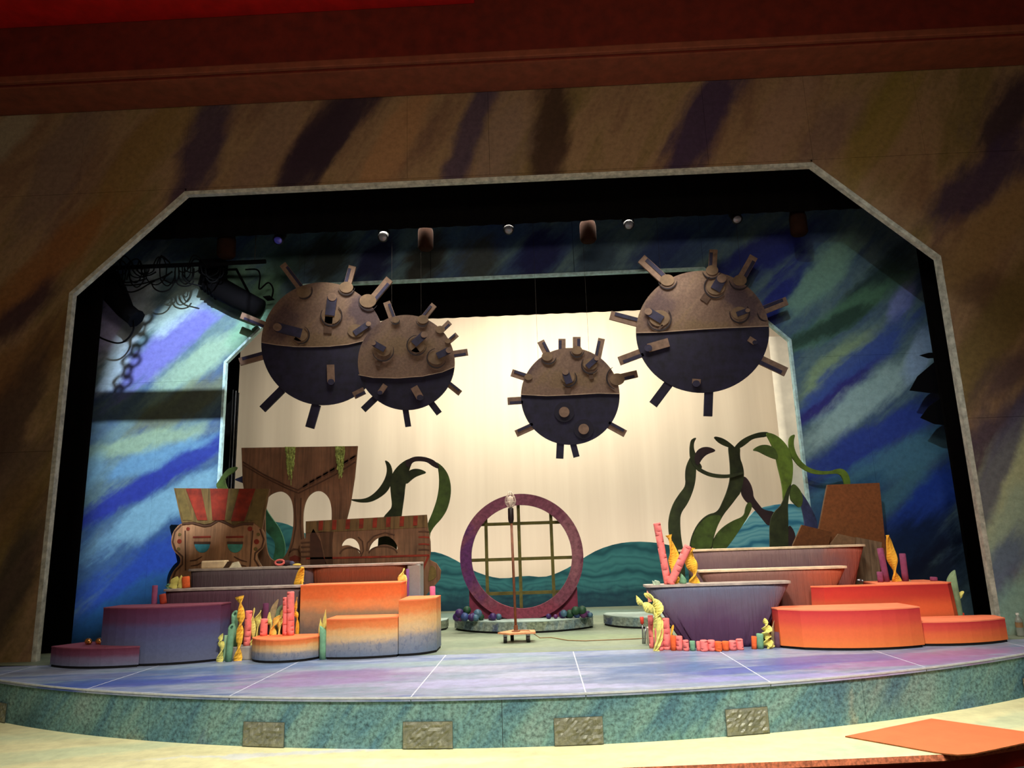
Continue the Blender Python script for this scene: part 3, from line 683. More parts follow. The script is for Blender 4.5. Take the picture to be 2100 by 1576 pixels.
for (x, y, r) in ((1442, 690, 14), (1480, 764, 15), (1085, 690, 10), (1035, 762, 13)): deco('dot', c1, arcpx(x, y, r, 0, 330, 12), Yt, RD, t1)
for (x, y, r) in ((1490, 722, 10), (1474, 806, 11), (1036, 722, 9), (1030, 806, 10)): deco('dot', c1, arcpx(x, y, r, 0, 330, 12), Yt, OLV, t1)
for p in ([(1095, 875), (1130, 870), (1165, 850)], [(1100, 905), (1140, 898), (1170, 880)], [(1350, 850), (1385, 870), (1425, 880)], [(1340, 880), (1380, 898), (1420, 905)]): deco('cheek_line', c1, stripe(p, 8, taper=True), Yt, DK, t1)

Yt = 9.24
t2 = thing('tiki_mask', 'tall dark brown tiki mask with big eye holes and hanging moss', 'tiki mask', (atY(610, 1100, Yt).x, Yt, 0))
out2 = [(288, 118), (1010, 107), (992, 300), (965, 470), (935, 590), (880, 760), (850, 900), (850, 1300), (340, 1300), (340, 900), (330, 560), (296, 330)]
eyeL = [(450, 420), (500, 392), (545, 388), (590, 420), (610, 480), (612, 590), (600, 680), (578, 760), (540, 815), (490, 825), (452, 790), (438, 700), (434, 560), (436, 470)]
eyeR = [(668, 560), (676, 480), (700, 420), (745, 386), (790, 388), (830, 424), (848, 480), (850, 560), (842, 650), (800, 740), (740, 800), (700, 760), (676, 690)]
cutout('face', c2(out2), Yt, .03, [TW, EDGE], t2, holes=[c2(eyeL), c2(eyeR)])
deco('brow_line', c2, stripe([(296, 205), (420, 280), (560, 350), (640, 380), (720, 330), (860, 250), (1002, 165)], 9), Yt, DK, t2)
deco('brow_line', c2, stripe([(300, 225), (420, 296), (560, 366), (642, 400), (740, 352), (870, 285), (996, 205)], 7), Yt, DK, t2)
for k in range(8):
    u = 668+k*42; v = 362-k*24.2
    deco('brow_block', c2, [(u, v-14), (u+30, v-31), (u+32, v-6), (u+4, v+10)], Yt, TW2, t2)
deco('nostril', c2, stripe([(585, 770), (610, 748), (640, 750), (655, 775)], 12, taper=True), Yt, DK, t2)
deco('nostril', c2, [(585, 800), (620, 785), (655, 800), (650, 822), (590, 824)], Yt, plain('mask_dark_red', (96, 34, 22), .8), t2)
deco('outline', c2, stripe([(620, 430), (626, 600), (610, 700), (580, 790)], 7), Yt, DK, t2); deco('outline', c2, stripe([(658, 430), (654, 600), (662, 690), (690, 780)], 7), Yt, DK, t2)
MOSS = plain('hanging_moss', (132, 146, 76), .9, .3, 40)
for (xc, w, y0, y1, sd) in ((592, 62, 112, 360, 1), (902, 60, 108, 335, 2)):
    g = G(); rn = random.Random(sd)
    for k in range(46):
        x = xc+rn.uniform(-.5, .5)*w; ln = (y1-y0)*rn.uniform(.5, 1)*(1-abs(x-xc)/w*.7); pts = []
        for j in range(6):
            p = atY(*c2([(x+rn.uniform(-6, 6)-(x-xc)*.4*j/5, y0+ln*j/5)])[0], Yt-.012-rn.uniform(0, .03)); pts.append(p)
        g.tube(pts, .0035, 3)
    o = g.make('moss', [MOSS], t2); o['kind'] = 'stuff'
Yt = 9.12
t3 = thing('tiki_mask', 'wide brown tiki mask with smiling crescent eye holes and red chips', 'tiki mask', (atY(750, 1150, Yt).x, Yt, 0))
out3 = [(688, 575), (1440, 534), (1446, 612), (1462, 700), (1464, 762), (1458, 815), (1500, 835), (1528, 880), (1522, 935), (1480, 985), (1420, 1050), (1400, 1300), (690, 1300), (670, 900), (652, 850), (660, 800), (652, 740), (652, 692), (686, 680)]
e3a = [(905, 732), (920, 700), (948, 680), (985, 682), (1012, 705), (1024, 740), (1026, 785), (1005, 750), (965, 726), (935, 722)]
e3b = [(1076, 772), (1086, 728), (1112, 694), (1150, 672), (1195, 664), (1235, 690), (1258, 728), (1258, 758), (1222, 728), (1170, 716), (1118, 736)]
cutout('face', c2(out3), Yt, .03, [TW, EDGE], t3, holes=[c2(e3a), c2(e3b)])
deco('headband', c2, [(688, 578), (1440, 536), (1446, 612), (690, 648)], Yt, wood('headband_paint', (112, 88, 54)), t3)
for k in range(8):
    x = 770+k*84; y = 640-(x-690)*.05; deco('headband_chip', c2, [(x, y-64), (x+26, y-66), (x+22, y-6), (x-4, y-4)], Yt-.006, RD, t3)
deco('nose', c2, [(715, 660), (735, 620), (780, 700), (800, 800), (820, 850), (715, 850)], Yt, plain('mask_nose_paint', (64, 38, 26), .8), t3)
deco('nose', c2, [(770, 640), (860, 640), (850, 720), (856, 840), (810, 840), (800, 760)], Yt, TW2, t3)
deco('cheek_line', c2, stripe([(690, 806), (900, 802), (1150, 796), (1455, 786)], 12), Yt, RD, t3)
deco('cheek_line', c2, stripe([(1452, 790), (1425, 850), (1396, 930)], 12), Yt, RD, t3)
for (cx, cy, rx, ry) in ((965, 775, 66, 45), (1168, 770, 88, 48)): deco('cheek_line', c2, stripe(arcpx(cx, cy+8, rx, 5, 175, 14, ry), 9), Yt, DK, t3)
deco('brow_line', c2, stripe([(1012, 672), (1040, 700), (1046, 760), (1030, 795)], 8), Yt, DK, t3); deco('brow_line', c2, stripe([(1068, 760), (1070, 710), (1110, 668), (1180, 645), (1240, 660)], 8), Yt, DK, t3)
for y in (640, 674, 718, 752): deco('temple_stripe', c2, stripe([(1388, y), (1424, y-2), (1456, y+2)], 9), Yt, RD if y in (674, 718) else DK, t3)
for y in (708, 735, 765, 795): deco('temple_stripe', c2, stripe([(658, y), (716, y-2)], 10), Yt, DK, t3)
deco('ear_patch', c2, [(1458, 850), (1485, 852), (1502, 890), (1495, 930), (1452, 950), (1448, 940)], Yt, OLV, t3, 1)

# brown boards behind the right tubs
BRN = plain('brown_board_paint', (124, 74, 40), .85, .1, 30); BRN2 = plain('dark_brown_board_paint', (98, 58, 30), .85, .12, 30)
c5 = crop(1560, 940, 3.426)
def board(label, cr, pts, Y, m, sm=0): return tagp(cutout('rock_board', cr(pts), Y, .04, [m, EDGE], None, sm=sm), label, 'board')
board('tall rust brown board with slanted sides behind the top right tub', c5, [(470, 188), (835, 174), (880, 640), (900, 1400), (380, 1400), (400, 520), (412, 488)], 9.28, BRN)
board('small dark brown board leaning low at the left of the tall brown board', c5, [(290, 470), (500, 520), (480, 600), (520, 1300), (200, 1300), (228, 610)], 9.16, BRN2)
board('brown plank piece between the dark board and the grey slab', c5, [(548, 532), (664, 560), (668, 1300), (470, 1300), (496, 600)], 9.10, plain('mid_brown_board', (120, 92, 66), .85, .1, 20))
board('grey brown wood-grained slab in front of the tall brown board', c5, [(674, 556), (852, 592), (842, 700), (838, 1300), (600, 1300), (672, 620)], 9.04, wood('grey_slab_paint', (134, 112, 88)))

# ------------------------------------------------------------------ sea mines
MT = streaked('mine_taupe_paint', 'xz', [(.3, (98, 76, 66)), (.5, (114, 92, 78)), (.7, (120, 98, 74))], [(-.55, 1.15, 1.0, .35, .2, (74, 56, 60), .75), (.55, 1.25, -.9, .4, .22, (66, 52, 62), .8), (0, .85, 0, .5, .12, (112, 92, 64), .6)], grain=(30, .08), freq=1.6)
MT2 = plain('mine_stud_paint', (112, 90, 76), .8, .12, 14); MN = plain('mine_navy_paint', (24, 22, 42), .8, .3, 8); MNS = plain('mine_stud_shade', (38, 36, 58), .8, .2, 10); MDK = plain('mine_dark_line', (28, 20, 26), .8); MOC = plain('mine_ochre_paint', (104, 84, 64), .8, .12, 10); MSH = plain('mine_brown_shadow', (72, 52, 40), .8, .15, 12); MLN = plain('mine_rim_line', (150, 130, 112), .8)
c6 = crop(460, 500, 3.9404); c7 = crop(1020, 480, 3.1516)
def bar(a, b, w):
    dx, dy = b[0]-a[0], b[1]-a[1]; d = math.hypot(dx, dy); nx, ny = -dy/d*w/2, dx/d*w/2
    return [(a[0]+nx, a[1]+ny), (b[0]+nx, b[1]+ny), (b[0]-nx, b[1]-ny), (a[0]-nx, a[1]-ny)]
def mine(label, cr, Y, c, rx, ry, div, rim, face, arcs, patches, low, dots, wires):
    pc = cr([c])[0]; top = atY(pc[0], pc[1], Y)
    bot = atY(*cr([(c[0], c[1]+ry)])[0], Y)
    t = thing('sea_mine', label, 'prop mine', (top.x, Y, bot.z), 'spiked mine cut-outs hanging over the stage')
    aL = math.degrees(math.atan2((c[1]-div[0][1])/ry, (div[0][0]-c[0])/rx)); aR = math.degrees(math.atan2((c[1]-div[-1][1])/ry, (div[-1][0]-c[0])/rx))
    if aL < 0: aL += 360
    up = arcpx(c[0], c[1], rx, aL, aR, 40, ry)
    cutout('upper_half', cr(up+div[::-1][1:-1]), Y, .03, [MT], t)
    lo = arcpx(c[0], c[1], rx, aL, aR+360, 40, ry)
    cutout('lower_half', cr(lo+div[::-1][1:-1]), Y+.002, .03, [MN], t)
    deco('rim_line', cr, stripe([(x, y-2) for x, y in div], 5), Y, MLN, t)
    for i, (a, b, w) in enumerate(rim):
        dark = a[1] > c[1]+ry*.95
        s = cutout('stud', cr(bar(a, b, w)), Y+.006, .03, [MN if dark else MT2], t)
        if not dark:
            dx, dy = b[0]-a[0], b[1]-a[1]; d = math.hypot(dx, dy); sg = 1 if (i % 2) else -1
            ox, oy = -dy/d*w*.27*sg, dx/d*w*.27*sg
            a2 = (a[0]+dx*.14+ox, a[1]+dy*.14+oy); b2 = (b[0]+ox, b[1]+oy)
            deco('shade_stripe', cr, bar(a2, b2, w*.40), Y+.006, MNS, s, 0, .004)
    for (x, y, r) in patches: deco('base_plate', cr, arcpx(x, y, r, 0, 345, 22, r*.8), Y-.001, MOC, t)
    for (x, y, r, a0, a1) in arcs: deco('ring_line', cr, stripe(arcpx(x, y, r, a0, a1, 16), 9, taper=True), Y-.004, MDK, t)
    for (a, b, w, mk) in face:
        s = deco('face_stud', cr, bar(a, b, w), Y-.006, MNS, t, 0, .008)
        ang = math.degrees(math.atan2(-(b[1]-a[1]), b[0]-a[0]))
        pts = [(a[0]+w*.52*math.cos(math.radians(q))*.9, a[1]-w*.42*math.sin(math.radians(q))) for q in range(0, 350, 20)]
        deco('stud_cap', cr, pts, Y-.014, MT2, s, 0, .003)
        if mk: deco('painted_shadow', cr, bar(mk[0], mk[1], w*.8), Y-.001, MSH, t)  # brown strip painted as the stud's shadow
    for (a, b, w) in low:
        s = deco('face_stud', cr, bar(a, b, w), Y-.002, MT2, t, 0, .008)
        deco('stud_cap', cr, [(b[0]+w*.46*math.cos(math.radians(q)), b[1]-w*.40*math.sin(math.radians(q))) for q in range(0, 350, 20)], Y-.010, MNS, s, 0, .003)
    for (x, y, r) in dots:
        deco('dark_ring', cr, arcpx(x, y, r*1.9, 0, 345, 24), Y, plain('mine_black_blue', (20, 17, 34), .8), t, 0, .003); deco('stud_cap', cr, arcpx(x, y, r, 0, 345, 20), Y-.004, MT2, t)
    for (x, y) in wires:
        p = atY(*cr([(x, y)])[0], Y)
        g = G(); g.tube([(p.x, Y+.015, p.z), (p.x, Y+.015, 8.2)], .0016, 5); g.make('hanging_wire', [WIRE], t)
    return t
mine('large spiked mine cut-out hanging at the left, partly behind a smaller one', c6, 9.27, (795, 808), 497, 496,
     [(299, 800), (420, 820), (560, 834), (700, 836), (850, 832), (1000, 816), (1130, 786), (1291, 760)],
     [((470, 165), (630, 378), 56), ((1035, 180), (990, 345), 60), ((1335, 285), (1180, 470), 64), ((135, 578), (338, 660), 52), ((122, 955), (310, 903), 62), ((305, 1338), (465, 1178), 62), ((688, 1488), (742, 1300), 72)],
     [((872, 430), (852, 578), 78, ((845, 590), (835, 725))), ((428, 675), (622, 725), 76, ((600, 770), (580, 800))), ((1165, 648), (1050, 726), 46, None)],
     [(865, 578, 86, 150, 410), (612, 735, 74, 250, 420), (640, 375, 70, 240, 380), (985, 345, 70, 200, 350), (1165, 460, 78, 160, 330)],
     [(640, 390, 58), (985, 352, 56), (1160, 462, 68), (862, 590, 74), (610, 740, 62), (1062, 704, 66)], [((858, 978), (862, 1118), 60)], [], [(600, 350), (1000, 350)])
mine('smaller spiked mine cut-out overlapping the large left one', c6, 9.15, (1470, 960), 391, 384,
     [(1082, 1062), (1200, 1084), (1400, 1089), (1600, 1074), (1760, 1040), (1860, 998)],
     [((1310, 470), (1362, 615), 56), ((1695, 492), (1592, 620), 48), ((1822, 632), (1742, 710), 42), ((1880, 732), (1810, 792), 38), ((1966, 875), (1850, 892), 52), ((1905, 1208), (1812, 1134), 48), ((1735, 1372), (1664, 1278), 52), ((1485, 1478), (1462, 1335), 46), ((1120, 1342), (1218, 1248), 50), ((1045, 1228), (1130, 1186), 56)],
     [((1203, 802), (1296, 856), 46, ((1262, 930), (1240, 990))), ((1615, 735), (1530, 812), 60, ((1530, 850), (1560, 890))), ((1815, 862), (1720, 908), 54, None)],
     [(1282, 862, 86, 190, 380), (1555, 820, 80, 90, 350), (1715, 925, 78, 100, 340), (1380, 612, 38, 200, 360), (1600, 615, 52, 190, 340)],
     [(1605, 612, 44), (1385, 618, 28), (1745, 694, 38), (1806, 786, 24), (1712, 922, 68), (1555, 830, 62), (1285, 862, 60)], [((1302, 1142), (1258, 1205), 44), ((1532, 1158), (1582, 1245), 60)], [], [(1350, 620), (1590, 620)])
mine('spiked mine cut-out hanging lowest, near the middle above the round window', c7, 9.36, (471, 1050), 319, 313,
     [(154, 1040), (320, 1049), (500, 1041), (650, 1032), (790, 1035)],
     [((280, 692), (326, 785), 46), ((418, 678), (418, 750), 46), ((513, 666), (513, 752), 50), ((674, 676), (646, 810), 44), ((905, 903), (755, 938), 46), ((828, 1292), (715, 1230), 46), ((512, 1442), (488, 1350), 40), ((403, 1452), (408, 1345), 48), ((120, 1292), (234, 1240), 44), ((66, 1081), (165, 1075), 46), ((92, 896), (190, 928), 46)],
     [((440, 892), (465, 966), 46, ((456, 985), (452, 1036))), ((642, 805), (580, 860), 34, ((600, 890), (610, 940)))],
     [(458, 932, 54, 230, 400), (600, 846, 56, 140, 330), (785, 930, 78, 120, 250), (515, 750, 46, 190, 350), (330, 790, 50, 200, 350)],
     [(455, 930, 44), (600, 842, 46), (322, 792, 36), (515, 752, 34), (200, 925, 26), (775, 940, 48)], [], [(432, 1152, 34), (558, 1262, 34)], [(267, 900), (594, 780)])
mine('large spiked mine cut-out hanging at the right over the kelp', c7, 9.30, (1327, 632), 430, 394,
     [(899, 641), (1050, 637), (1300, 619), (1500, 608), (1756, 598)],
     [((930, 158), (1085, 300), 62), ((1398, 101), (1390, 240), 52), ((1658, 145), (1565, 310), 56), ((1872, 432), (1725, 490), 54), ((1868, 892), (1705, 815), 58), ((1362, 1178), (1368, 1015), 56), ((1008, 1102), (1118, 955), 60), ((788, 822), (940, 765), 56), ((730, 524), (915, 573), 56)],
     [((1450, 288), (1408, 362), 66, ((1365, 388), (1332, 436))), ((976, 502), (1066, 556), 52, ((1060, 610), (1050, 600))), ((1618, 494), (1548, 520), 32, ((1575, 560), (1572, 585)))],
     [(1410, 340, 72, 120, 320), (1046, 545, 78, 190, 400), (1566, 510, 64, 170, 400), (1100, 292, 62, 200, 350), (1385, 225, 62, 200, 340), (1566, 290, 68, 190, 340), (1735, 510, 52, 180, 280)],
     [(1412, 345, 60), (1048, 545, 66), (1566, 512, 52), (1098, 298, 46), (1388, 234, 40), (1568, 300, 44)], [((1108, 700), (975, 738), 56), ((1625, 676), (1665, 702), 36), ((1288, 938), (1286, 968), 54)], [], [(1060, 300), (1585, 320)])

# ------------------------------------------------------------------ platforms
MAR = fade('maroon_to_slate_paint', [(0, (98, 104, 130)), (.3, (92, 98, 132)), (.6, (88, 84, 124)), (.8, (96, 56, 86)), (1, (96, 44, 72))], dist=.07)
MARS = fade('maroon_to_grey_step_paint', [(0, (112, 116, 140)), (.35, (116, 104, 130)), (.7, (110, 60, 82)), (1, (104, 46, 66))], dist=.1)
ORF = fade('orange_to_grey_paint', [(0, (104, 118, 140)), (.28, (136, 136, 142)), (.5, (214, 178, 130)), (.66, (226, 172, 112)), (.84, (226, 128, 68)), (1, (220, 108, 54))], dist=.15, brush=(98, 106, 128))
ORT = fade('orange_to_taupe_paint', [(0, (96, 84, 82)), (.35, (118, 106, 98)), (.55, (158, 134, 104)), (.7, (214, 144, 88)), (.85, (222, 116, 60)), (1, (218, 106, 50))], dist=.10, brush=(100, 92, 92))
REDO = fade('red_to_orange_paint', [(0, (230, 122, 62)), (.4, (228, 106, 62)), (.75, (214, 76, 62)), (1, (200, 56, 58))], dist=.05, grain=.03)
REDO2 = fade('red_to_orange_paint_two', [(0, (218, 108, 60)), (.55, (218, 104, 62)), (.85, (190, 62, 52)), (1, (180, 50, 50))], dist=.05, grain=.03)
TOPM = plain('maroon_top', (128, 66, 82), .8, .08); TOPO = plain('orange_top', (250, 128, 78), .8, .05); TOPR = plain('coral_top', (255, 136, 96), .8, .04)
GAP_SHADE = plain('black_gap_shade', (8, 8, 10), .8)  # black standing in for the shadow gap under the skirt
def platform(name, label, plan, z, side, top, flare=0.0, group=None):
    """plan: points of the foot line, world x,y; a painted skirt, a top board and a black strip for the shadow gap at the foot"""
    cx = sum(p[0] for p in plan)/len(plan); cy = sum(p[1] for p in plan)/len(plan)
    t = thing(name, label, 'platform', (cx, cy, 0), group)
    n = len(plan); ins = [(cx+(x-cx)*(1-flare), cy+(y-cy)*(1-flare)) for x, y in plan]
    def off(pl, k): return [(cx+(x-cx)*k, cy+(y-cy)*k) for x, y in pl]
    vs = [(x, y, .024) for x, y in plan]+[(x, y, z-.012) for x, y in ins]
    fs = [(i, (i+1) % n, n+(i+1) % n, n+i) for i in range(n)]+[tuple(range(n))]
    mesh('skirt', vs, fs, [side], t)
    flat_plate('top_board', off(ins, 1.006), z-.012, z, [top], t)
    flat_plate('gap_shade_strip', off(plan, .97), 0, .024, [GAP_SHADE], t)
    return t
def Z0(pts): return [tuple(atZ(x, y, 0)[:2]) for x, y in pts]
def arc3(a, m, b, n=10):
    """plan arc through three points"""
    ax, ay = a; bx, by = m; cx, cy = b
    d = 2*(ax*(by-cy)+bx*(cy-ay)+cx*(ay-by))
    ux = ((ax*ax+ay*ay)*(by-cy)+(bx*bx+by*by)*(cy-ay)+(cx*cx+cy*cy)*(ay-by))/d; uy = ((ax*ax+ay*ay)*(cx-bx)+(bx*bx+by*by)*(ax-cx)+(cx*cx+cy*cy)*(bx-ax))/d
    r = math.hypot(ax-ux, ay-uy); t0 = math.atan2(ay-uy, ax-ux); t1 = math.atan2(by-uy, bx-ux); t2 = math.atan2(cy-uy, cx-ux)
    def un(t, ref):
        while t-ref > math.pi: t -= 2*math.pi
        while t-ref < -math.pi: t += 2*math.pi
        return t
    t1 = un(t1, t0); t2 = un(t2, t1)
    return [(ux+r*math.cos(t0+(t2-t0)*i/(n-1)), uy+r*math.sin(t0+(t2-t0)*i/(n-1))) for i in range(n)]
bigarc = arc3((-4.205, 7.82), (-3.5, 7.665), (-2.985, 7.88), 12)
platform('stage_platform', 'low maroon step at the far left end of the stage', arc3((-4.71, 7.80), (-4.2, 7.575), (-3.68, 7.615))+[(x-.006, y-.012) for x, y in bigarc[:5][::-1]]+[(-4.222, 8.14), (-4.55, 8.10)], .20, MARS, TOPM)
platform('stage_platform', 'big maroon and slate blue platform on the left', bigarc+[(-2.98, 8.12), (-4.20, 8.15)], .57, MAR, TOPM)
platform('stage_platform', 'low round orange step between the foam corals and the orange platforms', arc3((-2.63, 7.86), (-2.2, 7.62), (-1.925, 7.84), 12)+[(-1.93, 8.05), (-2.62, 8.08)], .225, ORF, TOPO)
platform('stage_platform', 'middle height orange and grey platform, front of the left group', arc3((-1.835, 7.78), (-1.47, 7.745), (-1.11, 7.84))+[(-1.115, 8.12), (-1.83, 8.15)], .395, ORF, TOPO)
platform('stage_platform', 'orange and grey platform at the right end of the left group', arc3((-1.105, 7.86), (-.93, 7.90), (-.745, 8.10))+[(-.745, 8.45), (-1.105, 8.45)], .555, ORF, TOPO)
platform('stage_platform', 'tall orange and taupe platform against the left tub bench', [(-2.245, 8.19), (-1.14, 8.19), (-1.14, 8.54), (-2.245, 8.54)], .72, ORT, TOPO)
platform('stage_platform', 'large red-orange rounded platform nearest the front on the right', [(2.72, 7.86), (2.735, 7.73), (2.90, 7.57)]+arc3((2.91, 7.565), (3.4, 7.43), (4.04, 7.54), 9)+[(4.04, 8.0), (2.74, 8.0)], .375, REDO, TOPR, flare=-.0)
platform('stage_platform', 'low red-orange step at the far right end', arc3((4.06, 7.60), (4.5, 7.575), (4.95, 7.74), 9)+[(5.0, 8.0), (4.9, 8.04), (4.065, 8.03)], .228, REDO, TOPR)
pu = [(3.20, 8.14), (3.31, 8.05), (4.66, 8.08), (4.74, 8.16), (4.72, 8.72), (4.02, 8.72), (3.95, 8.18), (3.22, 8.18)]
platform('stage_platform', 'red-orange platform with slanted ends behind the right steps', pu, .555, REDO2, TOPR, flare=.045)

# ------------------------------------------------------------------ tub shaped step units
RIM = plain('grey_tread_edge', (168, 156, 146), .6, .12, 10); RIMW = plain('cream_tread_edge', (222, 200, 168), .6, .1, 10)
def cloth(name, stops, brush=None):
    t = NT(name, .8, .2); ob = t.obj(); sp = t.n('ShaderNodeSeparateXYZ'); t.l(t.gen(), sp.inputs[0])
    n1 = t.noise(ob, 3.2, 4, .6, .5)
    h = t.math('ADD', sp.outputs[2], t.math('MULTIPLY', t.math('SUBTRACT', n1.outputs[0], .5), .5))
    col = t.ramp(h, stops)
    n2 = t.noise(t.mapping(ob, scale=(26, 26, 2)), 1.0, 3, .6, .8)
    t.bump(n2.outputs[0], .6, .03)
    if brush: 
        hx_ = t.math('ADD', sp.outputs[0], t.math('MULTIPLY', t.math('SUBTRACT', n1.outputs[0], .5), .3)); col = t.mix(t.mr(hx_, brush[1], brush[2], 0, .85), col, lin(brush[0]))
    return t.out(col)
CL1 = cloth('purple_grey_cloth', [(0, (70, 44, 74)), (.4, (84, 60, 88)), (.7, (100, 88, 106)), (1, (104, 108, 128))], ((140, 86, 78), .84, 1.1))
CL2 = cloth('brown_purple_cloth', [(0, (80, 46, 48)), (.4, (112, 72, 66)), (.75, (128, 88, 80)), (1, (136, 100, 92))], ((186, 92, 62), .5, .95))
CL3 = cloth('rust_purple_cloth', [(0, (80, 50, 56)), (.4, (98, 70, 80)), (.75, (120, 94, 100)), (1, (140, 116, 116))], ((180, 88, 64), .66, 1.0))
CL4 = cloth('plum_cloth', [(0, (66, 34, 46)), (.4, (76, 44, 56)), (.75, (98, 78, 86)), (1, (106, 92, 96))])
CL5 = cloth('plum_grey_cloth', [(0, (58, 30, 40)), (.4, (78, 46, 58)), (.8, (92, 60, 74)), (1, (96, 68, 80))], ((116, 100, 100), .5, .9))
CL6 = cloth('rust_cloth', [(0, (92, 62, 48)), (.5, (112, 62, 44)), (1, (126, 70, 48))])
def tub_mesh(name, cx, cy, hx, hy, bx, by, z0, z1, mat, parent, n=96, rows=14, curve=1.0, wr=.016, ex=4.0):
    vs = []; fs = []; rn = random.Random(int(cx*100))
    ph = [rn.uniform(0, 6.28) for _ in range(4)]
    for r in range(rows+1):
        f = r/rows; z = z0+(z1-z0)*f; k = f**curve
        ax = bx+(hx-bx)*k; ay = by+(hy-by)*k
        for i in range(n):
            t = 2*math.pi*i/n; c, s = math.cos(t), math.sin(t)
            x = math.copysign(abs(c)**(2/ex), c)*ax; y = math.copysign(abs(s)**(2/ex), s)*ay
            q = 1+(wr*(math.sin(9*t+ph[0]+f*1.3)+.7*math.sin(17*t+ph[1])+.5*math.sin(29*t+ph[2]+f*2))*(max(0, .72-f)*1.9))/.3*.5
            vs.append((cx+x*q, cy+y*q, z))
    for r in range(rows):
        for i in range(n): fs.append((r*n+i, r*n+(i+1) % n, (r+1)*n+(i+1) % n, (r+1)*n+i))
    fs += [tuple(range(n-1, -1, -1)), tuple(rows*n+i for i in range(n))]
    return mesh(name, vs, fs, [mat], parent, True)
def tread(cx, cy, hx, hy, z, mat, parent, h=.022, n=48, ex=6.0):
    pl = []
    for i in range(n):
        t = 2*math.pi*i/n; c, s = math.cos(t), math.sin(t); pl.append((cx+math.copysign(abs(c)**(2/ex), c)*hx, cy+math.copysign(abs(s)**(2/ex), s)*hy))
    return flat_plate('tread_board', pl, z-h, z, [mat], parent)
def tub(label, cx, cy, hx, hy, z, bx, by, mat, rim, curve=.8, z0=0.0):
    t = thing('tub_step', label, 'tub', (cx, cy, 0))
    tub_mesh('tub_body', cx, cy, hx-.012, hy-.012, bx, by, z0, z-.022, mat, t, curve=curve); tread(cx, cy, hx, hy, z, rim, t); return t
xl, xr_ = atY(1323, 1203, 7.9).x, atY(1625, 1199, 7.9).x
tub('purple cloth covered tub in front on the right, ringed with foam stubs', (xl+xr_)/2, 8.0, (xr_-xl)/2, .145, .628, .35, .13, CL1, RIM, .92)
xl, xr_ = atY(1432, 1172, 8.25).x, atY(1740, 1165, 8.25).x
tub('brown tub with cream rim, middle one of the right three', (xl+xr_)/2, 8.34, (xr_-xl)/2, .125, .747, .36, .11, CL2, RIMW, .95)
xl, xr_ = atY(1395, 1128, 8.7).x, atY(1777, 1118, 8.7).x
tub('widest and highest rust tub of the right three', (xl+xr_)/2, 8.79, (xr_-xl)/2, .135, .962, .66, .11, CL3, RIMW, .9)
tub('plum tub with grey rim on the maroon platform at the left', -3.035, 8.33, .77, .13, .716, .68, .12, CL5, RIM, .8)
t = thing('tub_bench', 'long grey treaded bench of two tubs below the tiki masks', 'tub', (-2.37, 8.76, 0))
tub_mesh('tub_body', -2.98, 8.76, .74, .15, .62, .13, 0, .893, CL4, t, curve=.8); tub_mesh('tub_body', -1.72, 8.76, .56, .15, .42, .13, 0, .893, CL6, t, curve=.8)
tread(-2.37, 8.77, 1.375, .17, .915, RIM, t)
g = G(); g.box(-1.155, -1.005, 8.64, 8.90, 0, .892, 0, .01); g.make('end_panel', [fade('grey_end_panel_paint', [(0, (96, 104, 124)), (.4, (134, 140, 156)), (1, (150, 146, 138))])], t)

# ------------------------------------------------------------------ small stone-like platforms upstage, round window
STN = streaked('grey_marble_paint', 'xz', [(.28, (74, 96, 116)), (.42, (118, 140, 142)), (.55, (144, 156, 142)), (.7, (152, 166, 170))], [(.2, .1, .8, .3, .12, (128, 140, 108), .7), (-.3, .05, 1.2, .1, .05, (60, 72, 110), .8), (.8, .08, 1.2, .1, .06, (96, 120, 124), .7)], grain=(26, .2), freq=4, ang=1.3)
STT = plain('pale_stone_top', (150, 168, 160), .7, .1, 4)
platform('stone_platform', 'grey marbled low platform under the round window', arc3((-.79, 10.15), (.12, 9.50), (1.035, 9.93), 20)+[(1.05, 10.3), (-.78, 10.4)], .145, STN, STT)
platform('stone_platform', 'grey marbled low platform behind the right tubs', arc3((1.19, 10.19), (1.35, 9.85), (1.75, 9.62), 8)+[(2.2, 9.62), (2.2, 10.35), (1.25, 10.4)], .14, STN, STT)
platform('stone_platform', 'grey marbled low platform peeping out behind the orange left platform', [(-1.6, 10.0), (-.96, 10.06), (-.90, 10.16), (-.90, 10.4), (-1.6, 10.4)], .13, STN, STT)
Yw = 9.86
RINGM = streaked('plum_ring_paint', 'xz', [(.25, (84, 40, 72)), (.42, (112, 58, 78)), (.55, (122, 68, 84)), (.7, (102, 50, 68))], [(-.65, .75, 1.57, .5, .25, (84, 38, 96), .85), (.65, .9, 1.57, .6, .2, (150, 100, 108), .8), (0, .1, 0, .7, .18, (136, 58, 76), .8)], grain=(20, .12), freq=2)
rw = thing('round_window', 'round plum window frame with olive bars standing at centre stage', 'window frame', (.14, Yw, .146))
rcx, rcz = atY(1069.5, 1141, Yw).x, atY(1069.5, 1141, Yw).z
RO = (atY(1196, 1138, Yw).x-atY(943, 1148, Yw).x)/2; RI = (atY(1172.5, 1139, Yw).x-atY(965.5, 1148, Yw).x)/2
zo = max(rcz-RO, .148)
circ = lambda r, n=72: [(rcx+r*math.cos(2*math.pi*i/n), max(rcz+r*math.sin(2*math.pi*i/n), .147)) for i in range(n)]
slab('ring', circ(RO), [circ(RI)], Yw, .07, [RINGM], rw)
g = G()
b0 = atY(962, 1200, Yw+.09).x; b1 = atY(1183, 1200, Yw+.09).x; zb = atY(1180, 1205, Yw+.09).z
arcin = [(rcx+(RI+.05)*math.cos(a), rcz+(RI+.05)*math.sin(a)) for a in [math.radians(180+34+(112*i/16)) for i in range(17)]]
